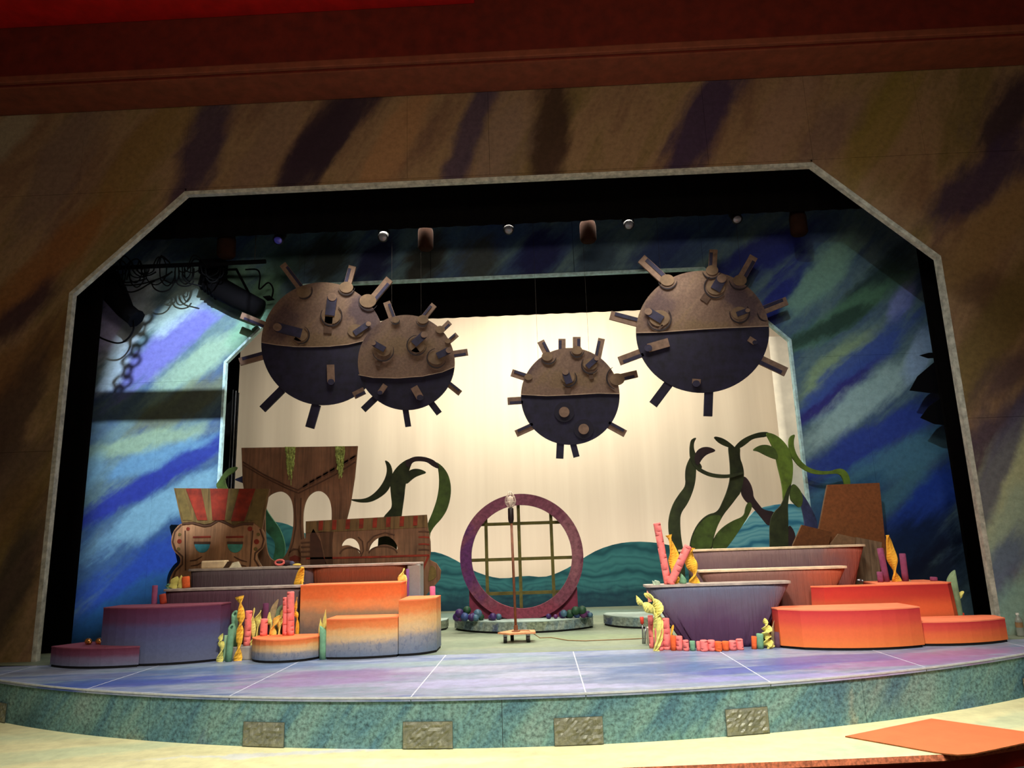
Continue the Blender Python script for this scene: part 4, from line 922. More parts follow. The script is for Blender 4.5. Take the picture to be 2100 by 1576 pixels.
slab('base_panel', [(b1, .147), (b1, zb)]+[(x, z) for x, z in arcin[::-1]]+[(b0, zb), (b0, .147)], [], Yw+.08, .05, [plain('plum_base_paint', (112, 44, 64), .8, .15, 8)], rw)
OLB = plain('olive_bar_paint', (84, 78, 36), .8, .15, 12)
Yb = Yw+.075
for x in (998, 1066, 1133): 
    p = atY(x, 1145, Yb); h = math.sqrt(max((RI+.06)**2-(p.x-rcx)**2, 0)); g = G(); g.box(p.x-.021, p.x+.021, Yb, Yb+.02, rcz-h, rcz+h); g.make('bar', [OLB], rw)
for y in (1074, 1147, 1217):
    p = atY(1066, y, Yb-.004); h = math.sqrt(max((RI+.06)**2-(p.z-rcz)**2, 0)); g = G(); g.box(rcx-h-(.06 if y == 1074 else 0), rcx+h, Yb+.02, Yb+.036, p.z-.021, p.z+.021); g.make('bar', [OLB], rw)
# clusters of painted balls
BALL = [plain('blue_ball_paint', (48, 66, 110), .45, .2, 20), plain('violet_ball_paint', (54, 32, 82), .45, .2, 20), plain('green_ball_paint', (30, 62, 42), .5, .2, 20), plain('teal_ball_paint', (62, 92, 110), .45, .2, 20), plain('plum_ball_paint', (80, 38, 82), .45, .2, 20)]
cB = crop(900, 1200, 4.6667)
for lab, Y0, items in (('cluster of blue, violet and green balls at the left foot of the round window', 9.95, [(265, 315, 40, 0), (385, 262, 40, 3), (215, 258, 40, 1), (285, 230, 36, 2), (190, 325, 38, 1), (330, 328, 34, 1), (370, 335, 30, 3), (415, 325, 30, 2), (340, 290, 34, 1), (530, 305, 34, 1), (580, 318, 28, 3), (225, 340, 26, 4), (505, 322, 24, 4)]),
                       ('cluster of violet, blue and green balls at the right foot of the round window', 9.95, [(1375, 292, 36, 4), (1315, 290, 36, 0), (1190, 258, 32, 3), (1180, 295, 34, 1), (1250, 290, 38, 2), (1300, 230, 38, 2), (1360, 225, 38, 2), (1415, 290, 30, 1), (1115, 315, 20, 4), (1050, 318, 24, 1), (1225, 318, 22, 1), (1440, 305, 24, 3)])):
    ps = [(atY(*cB([(u, v)])[0], Y0), r/4.6667*Y0/FPX, m) for u, v, r, m in items]
    t = thing('ball_cluster', lab, 'ball cluster', (sum(p.x for p, _, _ in ps)/len(ps), Y0-.2, .146))
    rn = random.Random(3)
    for p, r, m in ps:
        yy = Y0-.22+rn.uniform(-.05, .05); z = max(p.z, .146+r*.92)
        g = G(); g.ball((p.x, yy, z), r, 14, 9); g.make('ball', [BALL[m]], t, True)

# ------------------------------------------------------------------ ghost light on casters
gy = 8.74
P = lambda x, y, Y=gy: atY(x, y, Y)
gl = thing('ghost_light', 'caged ghost light on a brown pole with a wheeled wooden base', 'stage lamp', (P(1060, 1318).x, gy, 0))
bx = P(1060, 1300).x
PLY = plain('wood_base', (204, 138, 96), .7, .12, 20)
zb = .095
flat_plate('base_board', [(bx-.215, gy-.04), (bx-.08, gy-.17), (bx+.215, gy-.10), (bx+.20, gy+.12), (bx-.05, gy+.19)], zb, zb+.018, [PLY], gl)
for k, (dx, dy) in enumerate(((-.13, -.07), (.13, -.06), (.12, .10), (-.06, .13))):
    g = G(); g.box(bx+dx-.022, bx+dx+.022, gy+dy-.02, gy+dy+.02, .062, zb, 0, .004); cst = g.make('caster', [STEEL], gl)
    g = G(); g.tube([(bx+dx-.019, gy+dy, .038), (bx+dx+.019, gy+dy, .038)], .038, 14); g.make('wheel', [plain('black_rubber', (26, 24, 22), .6)], cst)
pt = P(1048, 1072); g = G(); g.tube([(bx-.01, gy, zb+.018), (pt.x+.004, gy, pt.z)], .0155, 12); g.make('pole', [plain('rusty_brown_pole', (104, 60, 38), .55, .2, 12)], gl, True)
g = G(); g.lathe((bx-.01, gy, zb+.018), [(.05, 0), (.05, .008), (.024, .014), (.022, .07)], 14); g.make('pole_flange', [plain('flange_brown', (120, 74, 48), .6)], gl)
s0 = P(1048, 1070); s1 = P(1048, 1044)
g = G(); g.lathe((s0.x, gy, s0.z-.02), [(.02, 0), (.03, .02), (.034, .05), (.034, s1.z-s0.z+.02), (.026, s1.z-s0.z+.03)], 16); g.make('socket', [plain('dark_socket', (30, 16, 14), .5)], gl, True)
CAGE = plain('white_cage_wire', (206, 190, 172), .4, .1, 20)
zc0, zc1 = s1.z+.01, P(1049, 1008).z
cage = bpy.data.objects.new('lamp_cage', None)
g = G()
for k in range(8):
    a = math.pi*k/4+.2; pts = []
    for j in range(9):
        f = j/8; r = .014+.050*math.sin(math.pi*min(f*1.02, 1)**.8)
        if f > .95: r = .006
        pts.append((s0.x+r*math.cos(a), gy+r*math.sin(a), zc0+(zc1-zc0)*f))
    g.tube(pts, .0030, 5)
for f in (.35, .65):
    r = .014+.050*math.sin(math.pi*f**.8); g.tube([(s0.x+r*math.cos(a), gy+r*math.sin(a), zc0+(zc1-zc0)*f) for a in [2*math.pi*i/20 for i in range(21)]], .0028, 5)
g.make('lamp_cage', [CAGE], gl, True)
g = G(); g.lathe((s0.x, gy, zc0), [(.014, 0), (.016, .03), (.034, .075), (.036, .10), (.028, .125), (.010, .14)], 16); g.make('bulb', [plain('frosted_bulb', (214, 196, 178), .25, .05)], gl, True)
cp = [P(1042, 1313, gy-.1), atZ(1075, 1302, .105), atZ(1100, 1304, .08), atZ(1120, 1306, .006), atZ(1160, 1314, .006), atZ(1220, 1313, .006), atZ(1290, 1311, .006), atZ(1335, 1309, .006)]
cp = [Vector((bx+.02, gy+.02, zb+.03)), Vector((bx+.14, gy-.02, zb+.026)), Vector((bx+.26, gy-.03, .04))]+[atZ(x, y, .006) for x, y in ((1130, 1308), (1165, 1314), (1200, 1315), (1250, 1313), (1300, 1311), (1340, 1309))]
g = G(); g.tube(cp, .005, 6); g.make('power_cord', [plain('tan_cord', (128, 96, 60), .6)], gl, True)

# ------------------------------------------------------------------ foam corals
def noodle(name, label, a, b, r, mat, group, notches=0, hole=False, slant=0.0, seed=0, stick=None):
    """a foam tube from a (foot) to b (top), with cut slits or an open end"""
    a, b = Vector(a), Vector(b); d = b-a; L = d.length; d.normalize()
    x = d.cross(Vector((0, 1, 0))).normalized(); y = d.cross(x)   # y points towards or away from the viewer
    if y.y > 0: y = -y
    seg = 20; rn = random.Random(seed+int(a.x*1000))
    hs = []
    if notches:
        k = max(2, int(L/.055)); 
        for i in range(k): hs.append((L*(i+.6+rn.uniform(-.2, .2))/k, rn.uniform(0, 3.14), rn.uniform(.35, .75)))
    zs = sorted(set([0, L] + [L*i/3 for i in range(1, 3)] + [z for h, _, _ in hs for z in (h-.0045, h-.002, h+.002, h+.0045) if 0 < z < L]))
    vs = []; fs = []; fm = []
    for z in zs:
        inn = None
        for h, ac, wd in hs:
            if abs(z-h) < .003: inn = (ac, wd)
        for j in range(seg):
            t = 2*math.pi*j/seg; rr = r
            if inn and abs((t-inn[0]+math.pi) % (2*math.pi)-math.pi) < inn[1]: rr = r-.006
            zz = z
            if z == L: zz = L+slant*r*(-1.5*math.sin(t) if hole else math.cos(t))
            vs.append(a+d*zz+(x*math.cos(t)+y*math.sin(t))*rr)
    n = len(zs)
    for i in range(n-1):
        zm = (zs[i]+zs[i+1])/2; cut = any(abs(zm-h) < .0021 for h, _, _ in hs)
        for j in range(seg):
            fs.append((i*seg+j, i*seg+(j+1) % seg, (i+1)*seg+(j+1) % seg, (i+1)*seg+j))
            t = 2*math.pi*(j+.5)/seg; isc = 0
            if cut:
                for h, ac, wd in hs:
                    if abs(zm-h) < .0021 and abs((t-ac+math.pi) % (2*math.pi)-math.pi) < wd: isc = 1
            fm.append(isc)
    fs.append(tuple(range(seg-1, -1, -1))); fm.append(0)
    k = (n-1)*seg
    if hole:
        q = len(vs)
        for dz, rr in ((0, r*.42), (-.05, r*.40)):
            for j in range(seg):
                t = 2*math.pi*j/seg; vs.append(a+d*(L+dz-slant*rr*1.5*math.sin(t))+(x*math.cos(t)+y*math.sin(t))*rr)
        for j in range(seg):
            j2 = (j+1) % seg; fs += [(k+j, k+j2, q+j2, q+j), (q+j, q+j2, q+seg+j2, q+seg+j)]; fm += [0, 1]
        fs.append(tuple(q+seg+j for j in range(seg))); fm.append(1)
    else:
        q = len(vs); rr = r*.8
        for j in range(seg):
            t = 2*math.pi*j/seg; vs.append(a+d*(L+r*.14+slant*rr*math.cos(t))+(x*math.cos(t)+y*math.sin(t))*rr)
        for j in range(seg): fs.append((k+j, k+(j+1) % seg, q+(j+1) % seg, q+j)); fm.append(0)
        fs.append(tuple(q+j for j in range(seg))); fm.append(0)
    dark = {PINK: PINKD, GRN: DGRN, ORG: DORG}.get(mat, PINKD)  # darker foam colour puts shade into slits and open ends
    o = mesh(name, vs, fs, [mat, dark], None, True, fm, loc=a)
    return tagp(o, label, 'foam coral', group)
DGRN = plain('shaded_green_foam', (48, 84, 66), .9); DORG = plain('shaded_orange_foam', (130, 50, 20), .9); DYEL = plain('foam_hole_brown', (150, 100, 26), .9)
def spline(pts, n):
    out = []
    P_ = [pts[0]]+pts+[pts[-1]]
    for i in range(1, len(P_)-2):
        for k in range(n):
            t = k/n; p0, p1, p2, p3 = P_[i-1], P_[i], P_[i+1], P_[i+2]
            out.append(.5*((2*p1)+(p2-p0)*t+(2*p0-5*p1+4*p2-p3)*t*t+(3*p1-p0-3*p2+p3)*t**3))
    out.append(pts[-1]); return out
def twist(label, pts, w, mat, group, turns=1.2, th=.3, ph=0.0, point=True, name='twisted_foam'):
    """a strip of foam twisted along a path"""
    path = spline([Vector(p) for p in pts], max(4, 18//(len(pts)-1))); n = len(path); vs = []; fs = []
    for i, p in enumerate(path):
        d = (path[min(i+1, n-1)]-path[max(i-1, 0)]).normalized(); x = d.cross(Vector((0, 1, 0))).normalized(); y = d.cross(x)
        f = i/(n-1); a = ph+turns*2*math.pi*f; k = 1.0
        if point: k = min(1, (1-f)*3.2+.12)
        k *= 1+.14*math.sin(f*14+ph)
        c, s = math.cos(a), math.sin(a)
        for u, v in ((-1, -th*.7), (0, -th*1.1), (1, -th*.7), (1, th*.7), (0, th*1.1), (-1, th*.7)):
            vs.append(p+(x*(u*c-v*s)+y*(u*s+v*c))*w*k)
    for i in range(n-1):
        for j in range(6): fs.append((i*6+j, i*6+(j+1) % 6, (i+1)*6+(j+1) % 6, (i+1)*6+j))
    fs += [tuple(range(5, -1, -1)), tuple((n-1)*6+j for j in range(6))]
    return tagp(mesh(name, vs, fs, [mat], None, False, None, loc=path[0]), label, 'foam weed', group)
cA = crop(430, 1180, 7.7778); cBB = crop(1290, 1170, 5.8333); cC = crop(1600, 1060, 5.25)
def rad(w, sc, Y): return w/sc/2*Y/FPX
def foot(cr, u, v, Y, z=None):
    p = atY(*cr([(u, v)])[0], Y)
    if z is not None: p.z = z
    return p
GL = 'foam corals between the maroon and orange platforms'; GR = 'foam corals around the purple tub'; GF = 'foam corals at the right end'; GT = 'foam corals beside the left tubs'
# grey ledge they stand on
g = G(); g.box(atY(449, 1350, 7.94).x, atY(519, 1350, 7.94).x, 7.90, 8.12, 0, .13, 0, .008)
tagp(g.make('coral_ledge', [plain('pale_grey_ledge_paint', (150, 146, 140), .8, .1, 10)]), 'pale grey ledge under the foam corals beside the maroon platform', 'ledge')
n_ = lambda lab, cr, sc, u0, v0, u1, v1, w, Y, mat, grp, zf=None, **k: noodle('foam_tube', lab, foot(cr, u0, v0, Y, zf), foot(cr, u1, v1, Y), rad(w, sc, Y), mat, grp, **k)
w_ = lambda lab, cr, sc, pts, w, Y, mat, grp, zf=None, **k: twist(lab, [foot(cr, u, v, Y, zf if i == 0 else None) for i, (u, v) in enumerate(pts)], rad(w*1.25, sc, Y), mat, grp, **k)
A = 7.7778; B = 5.8333; Cc = 5.25
w_('short yellow foam weed at the foot of the maroon platform', cA, A, [(155, 1345), (195, 1150), (165, 1040), (210, 930)], 74, 7.82, YELG, GL, 0.0, turns=1.3)
n_('green foam tube with open end, front one beside the maroon platform', cA, A, 305, 1350, 350, 830, 96, 7.82, GRN, GL, 0.0, hole=True, slant=.7)
n_('taller green foam tube with open end behind its twin', cA, A, 395, 1200, 400, 620, 96, 7.97, GRN, GL, .13, hole=True, slant=.7)
n_('thin pale green foam tube left of the open green tubes', cA, A, 235, 1300, 262, 965, 56, 7.86, plain('pale_green_foam', (140, 176, 140), .85), GL, 0.0)
w_('tall amber foam weed with a dark foot among the left corals', cA, A, [(450, 1300), (470, 1080), (490, 800), (500, 560), (475, 340)], 92, 7.86, ORY, GL, 0.0, turns=1.5, point=False, ph=.2)
n_('pink slit foam tube next to the tall amber weed', cA, A, 590, 1150, 624, 575, 106, 8.0, PINK, GL, .13, notches=1)
w_('yellow foam weed just right of the first pink tube', cA, A, [(650, 1270), (690, 1000), (680, 760), (715, 520)], 70, 8.02, YELG, GL, .12, turns=1.0)
w_('yellow foam weed left of the short pink tube', cA, A, [(780, 1000), (760, 820), (770, 700), (820, 560)], 90, 8.1, YELG, GL, .0, turns=.8, ph=.5)
n_('short pink slit foam tube below a purple one', cA, A, 858, 985, 872, 705, 108, 8.0, PINK, GL, .226, notches=1)
n_('dark purple foam tube rising behind the short pink tube', cA, A, 890, 990, 898, 455, 88, 8.14, plain('dark_purple_foam', (98, 46, 78), .85), GL, 0.0)
w_('yellow foam weed bent right of the short pink tube', cA, A, [(960, 990), (990, 850), (950, 740), (955, 590)], 64, 8.1, YELG, GL, 0.0, turns=.7)
w_('yellow foam weed arching in front of the green reed', cA, A, [(1010, 985), (1010, 840), (1060, 720), (1130, 640)], 74, 8.03, YEL, GL, .226, turns=.7)
w_('yellow foam weed left of the tallest pink tube', cA, A, [(1130, 985), (1110, 830), (1130, 700), (1165, 555)], 78, 8.08, YELG, GL, .0, turns=1.1)
w_('tan reed leaning behind the dark purple tube', cA, A, [(980, 980), (1000, 640), (1095, 385)], 64, 8.17, TAN, GL, 0.0, turns=.1, th=.15)
w_('green reed leaning against the tallest pink tube', cA, A, [(1040, 980), (1110, 640), (1190, 470)], 80, 8.14, plain('grey_green_reed', (112, 136, 106), .85), GL, 0.0, turns=.1, th=.15)
n_('tallest pink slit foam tube of the left corals', cA, A, 1290, 990, 1292, 272, 110, 7.97, PINK, GL, .226, notches=1)
n_('pink slit foam tube leaning on the tallest one', cA, A, 1208, 990, 1216, 360, 92, 8.0, PINK, GL, .226, notches=1, seed=4)
w_('thin amber weed between the tallest pink tube and the tall orange platform', cA, A, [(1385, 985), (1400, 760), (1370, 560), (1395, 350)], 46, 8.12, ORY, GL, 0.0, turns=2.0)
n_('green slanted foam tube between the two low orange platforms', cA, A, 1808, 1325, 1812, 860, 106, 7.80, GRN, GL, 0.0, slant=.9)
w_('yellow weed blade above the slanted green tube', cA, A, [(1830, 1000), (1830, 830), (1852, 545)], 56, 7.9, YELG, GL, 0.0, turns=.3)
w_('shorter yellow weed blade left of the slanted green tube', cA, A, [(1765, 1250), (1770, 900), (1768, 685)], 50, 7.9, YELG, GL, 0.0, turns=.3)
I1 = lambda p: p
w_('amber foam weed in the gap between the two bench tubs', I1, 1, [(612, 1240), (618, 1215), (613, 1195), (620, 1164)], 15, 8.54, ORY, GT, 0.0, turns=.8, point=False)
n_('lone purple foam tube behind the maroon platform', I1, 1, 318, 1245, 318, 1202, 10.5, 8.22, PUR, GT, 0.0)
n_('orange foam stub on the left end of the plum tub', I1, 1, 382, 1208, 381, 1184, 15, 8.37, ORG, GT, .72)
w_('thin pale weed left of the orange stub on the plum tub', I1, 1, [(370, 1208), (372, 1180)], 8, 8.37, YELG, GT, .72, turns=.3)
w_('pale yellow weed blade at the left end of the plum tub', I1, 1, [(354, 1209), (358, 1195), (364, 1183)], 12, 8.37, YELG, GT, .72, turns=.2)
w_('small grey green blade at the tip of the plum tub', I1, 1, [(344, 1209), (348, 1203), (352, 1198)], 10, 8.37, GRN, GT, .72, turns=.2)
n_('red orange foam stub under the left end of the plum tub', I1, 1, 335, 1246, 333, 1220, 13, 8.12, plain('rust_foam', (160, 60, 40), .85), GT, .57)
w_('yellow foam weed at the right end of the bench', I1, 1, [(827, 1228), (830, 1205), (824, 1185), (829, 1166)], 13, 8.52, YELG, GT, 0.0, turns=.9)
n_('thin purple tube beside the yellow weed at the bench end', I1, 1, 836, 1228, 836, 1168, 6, 8.57, plain('violet_foam', (120, 70, 130), .85), GT, 0.0)
n_('pink purple stub behind the right end orange platform', I1, 1, 888, 1230, 887, 1204, 11, 8.55, plain('mauve_foam', (190, 92, 128), .85), GT, 0.0)
# right: box and corals round the purple tub
g = G(); b0 = atZ(1326, 1320, 0); b1 = atZ(1346, 1333, 0)
flat_plate('coral_box', [(b1.x, b1.y), (b1.x+.1, b1.y-.02), (b1.x+.12, b0.y+.02), (b0.x, b0.y)], 0, .17, [plain('pale_box_paint', (196, 190, 172), .8, .1, 6)])
tagp(bpy.data.objects['coral_box'], 'pale grey box end at the left of the purple tub', 'box')
ZR = .629
n_('tall pink slit foam tube leaning left out of the purple tub', I1, 1, 1370, 1200, 1347, 1074, 14.5, 7.98, PINK, GR, ZR, notches=1)
n_('pink slit foam tube leaning right out of the purple tub', I1, 1, 1374, 1200, 1411, 1121, 15.5, 7.94, PINK, GR, ZR, notches=1)
w_('amber foam weed left of the pink tubes in the purple tub', I1, 1, [(1387, 1200), (1378, 1165), (1383, 1140), (1371, 1098)], 15, 8.04, ORY, GR, ZR, turns=.8, point=False)
w_('amber foam weed right of the pink tubes in the purple tub', I1, 1, [(1424, 1200), (1424, 1175), (1416, 1150), (1418, 1124)], 16, 7.99, ORY, GR, ZR, turns=.8, point=False)
n_('small green foam stub in the purple tub', I1, 1, 1400, 1200, 1402, 1184, 14, 8.0, GRN, GR, ZR, slant=.8)
w_('pale green blade lying on the left rim of the purple tub', I1, 1, [(1340, 1201), (1346, 1199), (1353, 1194)], 12, 7.92, plain('pale_green_blade', (176, 198, 170), .85), GR, None, turns=.1)
stubs = [(262, 720, 255, 545, 62, PINK, 'upright dull pink tube behind the left box of the purple tub', 7.98), (360, 925, 356, 695, 96, PINK, 'pink slit tube at the left front corner below the purple tub', 7.80), (452, 905, 432, 580, 92, PINK, 'taller pink slit tube second from the left below the purple tub', 7.84),
         (530, 925, 527, 785, 58, ORG, 'orange stub third from the left below the purple tub', 7.76), (602, 910, 597, 792, 76, PINK, 'pink slit stub right of the first orange stub', 7.76), (682, 885, 676, 840, 66, PINK, 'shortest pink stub left of the small green one', 7.72), (760, 920, 756, 850, 62, GRN, 'small green stub below the purple tub', 7.72),
         (832, 905, 832, 855, 54, PINK, 'plain pink stub just right of the small green stub', 7.70), (900, 925, 892, 842, 86, PINK, 'pink slit stub centre left below the purple tub', 7.66), (986, 915, 982, 842, 82, PINK, 'pink slit stub left of the lower orange stub', 7.66),
         (1070, 955, 1070, 858, 80, ORG, 'lower orange slit stub at the middle below the purple tub', 7.63), (1156, 930, 1152, 855, 76, ORG, 'plain orange stub right of the middle below the purple tub', 7.66), (1242, 930, 1237, 848, 82, PINK, 'pink slit stub right of the two orange stubs', 7.67), (1328, 915, 1317, 828, 78, PINK, 'last pink slit stub on the right below the purple tub', 7.69),
         (1495, 910, 1494, 795, 58, ORG, 'orange stub standing alone right of the purple tub foot', 7.72), (1565, 905, 1564, 765, 78, GRN, 'green stub between the orange stub and the yellow twist', 7.73), (1776, 905, 1775, 745, 68, plain('dull_purple_stub', (98, 66, 84), .85), 'dull purple stub beside the large red-orange platform', 7.78)]
for i, (u0, v0, u1, v1, w, m, lab, Y) in enumerate(stubs):
    n_(lab, cBB, B, u0, v0, u1, v1, w, Y, m, GR, 0.0, notches=1 if (m is PINK and 'plain' not in lab) or 'slit' in lab else 0, seed=i)
w_('yellow twisted weed at the right foot of the purple tub', cBB, B, [(1690, 915), (1640, 820), (1650, 700), (1620, 575)], 92, 7.74, YELG, GR, 0.0, turns=2.2)
w_('tan reed right of the yellow twist', cBB, B, [(1722, 895), (1715, 760), (1735, 600)], 36, 7.8, TAN, GR, 0.0, turns=.2, th=.3)
w_('tan reed bent against the large red-orange platform', cBB, B, [(1815, 900), (1815, 720), (1770, 470)], 34, 7.9, TAN, GR, 0.0, turns=.2, th=.3)
w_('small amber weed behind the left pink stubs', cBB, B, [(520, 900), (510, 760), (530, 655)], 42, 7.84, ORY, GR, 0.0, turns=.4)
w_('yellow green twisted weed curling out to the left of the purple tub', cBB, B, [(335, 900), (345, 640), (300, 520), (200, 430), (130, 390), (85, 300)], 78, 7.76, YELG, GR, 0.0, turns=1.7, ph=.4)
w_('broad yellow green weed in front of the purple tub rim', cBB, B, [(340, 900), (350, 640), (345, 480), (300, 360), (180, 280)], 104, 7.80, YELG, GR, 0.0, turns=1.4, ph=1.0)
w_('pink weed tip above the yellow green weed', cBB, B, [(255, 380), (235, 310), (215, 245)], 34, 7.81, plain('pale_pink_weed', (226, 150, 132), .85), GR, None, turns=.2)
# far right cluster, on the platforms
ZU = .556
n_('leaning purple foam tube left of the yellow weed on the red-orange platform', cC, Cc, 1152, 735, 1075, 345, 62, 8.5, PUR, GF, ZU)
n_('short purple foam tube beside the leaning one', cC, Cc, 1086, 735, 1070, 598, 56, 8.45, PUR, GF, ZU)
w_('tall yellow foam weed on the red-orange platform', cC, Cc, [(1262, 735), (1225, 560), (1195, 400), (1155, 200)], 72, 8.48, ORY, GF, ZU, turns=.7, point=False)
n_('straight purple foam tube right of the yellow weed', cC, Cc, 1356, 735, 1315, 402, 62, 8.5, PUR, GF, ZU)
w_('tiny tan blade at the foot of the straight purple tube', cC, Cc, [(1398, 735), (1398, 705), (1392, 676)], 22, 8.45, TAN, GF, ZU, turns=.1)
n_('short lone purple tube at the right end of the red-orange platform', cC, Cc, 1660, 730, 1652, 655, 70, 8.4, PUR, GF, ZU)
n_('purple foam tube leaning on the end of the red-orange platform', cC, Cc, 1845, 1060, 1780, 722, 56, 8.35, plain('plum_foam', (112, 60, 92), .85), GF, 0.0)
n_('thick green slanted tube behind the far right step', cC, Cc, 1918, 1070, 1838, 640, 96, 8.32, plain('grey_green_foam', (134, 160, 122), .85), GF, 0.0, slant=-1.2)
w_('yellow weed tip poking out right of the thick green tube', cC, Cc, [(1900, 1100), (1915, 950), (1925, 860), (1975, 805)], 56, 8.4, YELG, GF, 0.0, turns=.4)
n_('tiny red stub right of the thick green tube', cC, Cc, 1958, 1080, 1960, 1040, 36, 8.3, plain('red_stub', (190, 60, 40), .85), GF, 0.0)

# ------------------------------------------------------------------ small things left lying about
t = thing('cream_pad', 'cream pad with a dark strap on the bench below the first tiki mask', 'pad', (atY(450, 1168, 8.78).x, 8.78, .916))
xa, xb = atY(416, 1160, 8.78).x, atY(466, 1160, 8.78).x
g = G(); g.box(xa, xb, 8.72, 8.84, .916, 1.005, 0, .015); g.make('pad', [plain('cream_pad_cloth', (240, 212, 170), .8, .08, 10)], t)
g = G(); g.add([(xb-.02, 8.715, .917), (xb+.03, 8.715, .917), (xb+.075, 8.715, .99), (xb+.03, 8.715, .99), (xb-.02, 8.74, .917), (xb+.03, 8.74, .917), (xb+.075, 8.74, .99), (xb+.03, 8.74, .99)], [(0, 1, 2, 3), (7, 6, 5, 4), (0, 4, 5, 1), (1, 5, 6, 2), (2, 6, 7, 3), (3, 7, 4, 0)]); g.make('strap', [plain('strap_brown', (70, 50, 36), .8)], t)
g = G(); x0 = xb+.05; g.add([(x0, 8.72, .917), (x0+.11, 8.72, .917), (x0+.08, 8.76, .985), (x0+.03, 8.74, .975), (x0, 8.82, .917), (x0+.11, 8.82, .917), (x0+.08, 8.80, .985), (x0+.03, 8.82, .975)], [(0, 1, 2, 3), (7, 6, 5, 4), (0, 4, 5, 1), (1, 5, 6, 2), (2, 6, 7, 3), (3, 7, 4, 0)]); g.make('flap', [plain('pale_flap', (190, 180, 152), .8)], t)
t = thing('ring_bundle', 'pink ring on a dark bundle lying on the bench', 'bundle', (atY(580, 1162, 8.76).x, 8.76, .916))
rc_ = atY(574, 1154, 8.74); g = G()
pts = [(rc_.x+.052*math.cos(q), 8.73+.01*math.sin(q), max(.934, rc_.z)+.028*math.sin(q)) for q in [2*math.pi*i/20 for i in range(21)]]
g.tube(pts, .012, 8); g.make('ring', [plain('pink_ring_foam', (214, 104, 96), .8)], t, True)
g = G(); g.ball((rc_.x+.06, 8.79, .95), .05, 12, 8, 0, (1.4, .8, .68)); g.ball((rc_.x-.04, 8.79, .945), .04, 12, 8, 0, (1.3, .8, .7)); g.make('dark_bundle', [plain('dark_bundle_cloth', (52, 34, 40), .8, .3, 20)], t, True)
g = G(); g.ball((rc_.x+.13, 8.78, .945), .03, 10, 7, 0, (1, .8, .9)); g.make('blue_knob', [plain('blue_grey_knob', (76, 80, 108), .6)], t, True)
g = G(); p = atY(609, 1158, 8.74); g.ball((p.x, 8.74, .929), .05, 12, 6, 0, (1.05, .6, .26)); tagp(g.make('yellow_scrap', [YEL], None, True), 'small flat yellow foam scrap on the bench beside the pink ring', 'scrap')
t = thing('gold_ornament', 'pair of small shiny gold ornaments on the low maroon step', 'ornament', (atZ(176, 1326, .2).x, 7.86, .2))
GOLD = plain('shiny_gold', (190, 130, 70), .25, .3, 30, .5, .8)
for dx in (-.06, .055):
    g = G(); x = t.location.x+dx; g.ball((x, 7.86, .232), .032, 12, 8, 0, (1.15, .9, 1)); g.ball((x+.02, 7.85, .222), .022, 10, 6, 0, (1.2, .9, .9)); g.make('ornament', [GOLD], t, True)
bp = atZ(2094, 1306, 0)
t = thing('water_bottle', 'clear bottle with white cap standing against the right wall', 'bottle', (bp.x, bp.y, 0))
g = G(); g.lathe((bp.x, bp.y, 0), [(.03, 0), (.034, .02), (.034, .14), (.03, .17), (.014, .20), (.014, .212)], 16)
bm_ = NT('bottle_plastic', .12, .5); bm_.b.inputs['Transmission Weight'].default_value = .6; bm_.out(bm_.ramp(bm_.noise(bm_.obj(), 5).outputs[0], [(.3, (180, 190, 180)), (.7, (210, 216, 206))])); g.make('bottle_body', [bm_.m], t, True)
g = G(); g.lathe((bp.x, bp.y, .212), [(.016, 0), (.016, .02)], 14); g.make('cap', [plain('white_cap', (230, 228, 216), .4)], t)
g = G(); g.lathe((bp.x, bp.y, .09), [(.035, 0), (.035, .05)], 16); g.make('label_band', [plain('brown_label_band', (150, 116, 80), .6)], t)
# spring clamp hanging at the left of the box
cpx = atY(1316, 1290, 8.3); t = thing('spring_clamp', 'red handled metal clamp at the left end of the pale box', 'clamp', (cpx.x, 8.3, 0))
g = G(); g.tube([atY(1317, 1280, 8.3), atY(1316, 1266, 8.3)], .02, 8); g.make('handle', [plain('red_grip', (196, 60, 44), .5)], t, True)
b = atY(1318, 1312, 8.3); g = G(); g.tube([atY(1317, 1280, 8.3), atY(1318, 1295, 8.3), (b.x, 8.3, 0)], .009, 8); g.tube([atY(1325, 1286, 8.3), atY(1323, 1300, 8.3), (b.x+.02, 8.3, 0)], .009, 8); g.make('jaw', [STEEL], t, True)
g = G(); p = atY(1763, 1196, 8.46); g.ball((p.x, 8.46, .578), .022, 10, 7, 0, (1.3, 1, .95)); g.ball((p.x+.03, 8.45, .573), .015, 10, 6); tagp(g.make('metal_fitting', [STEEL], None, True), 'small shiny metal fitting on the red-orange platform beside the rust tub', 'fitting')

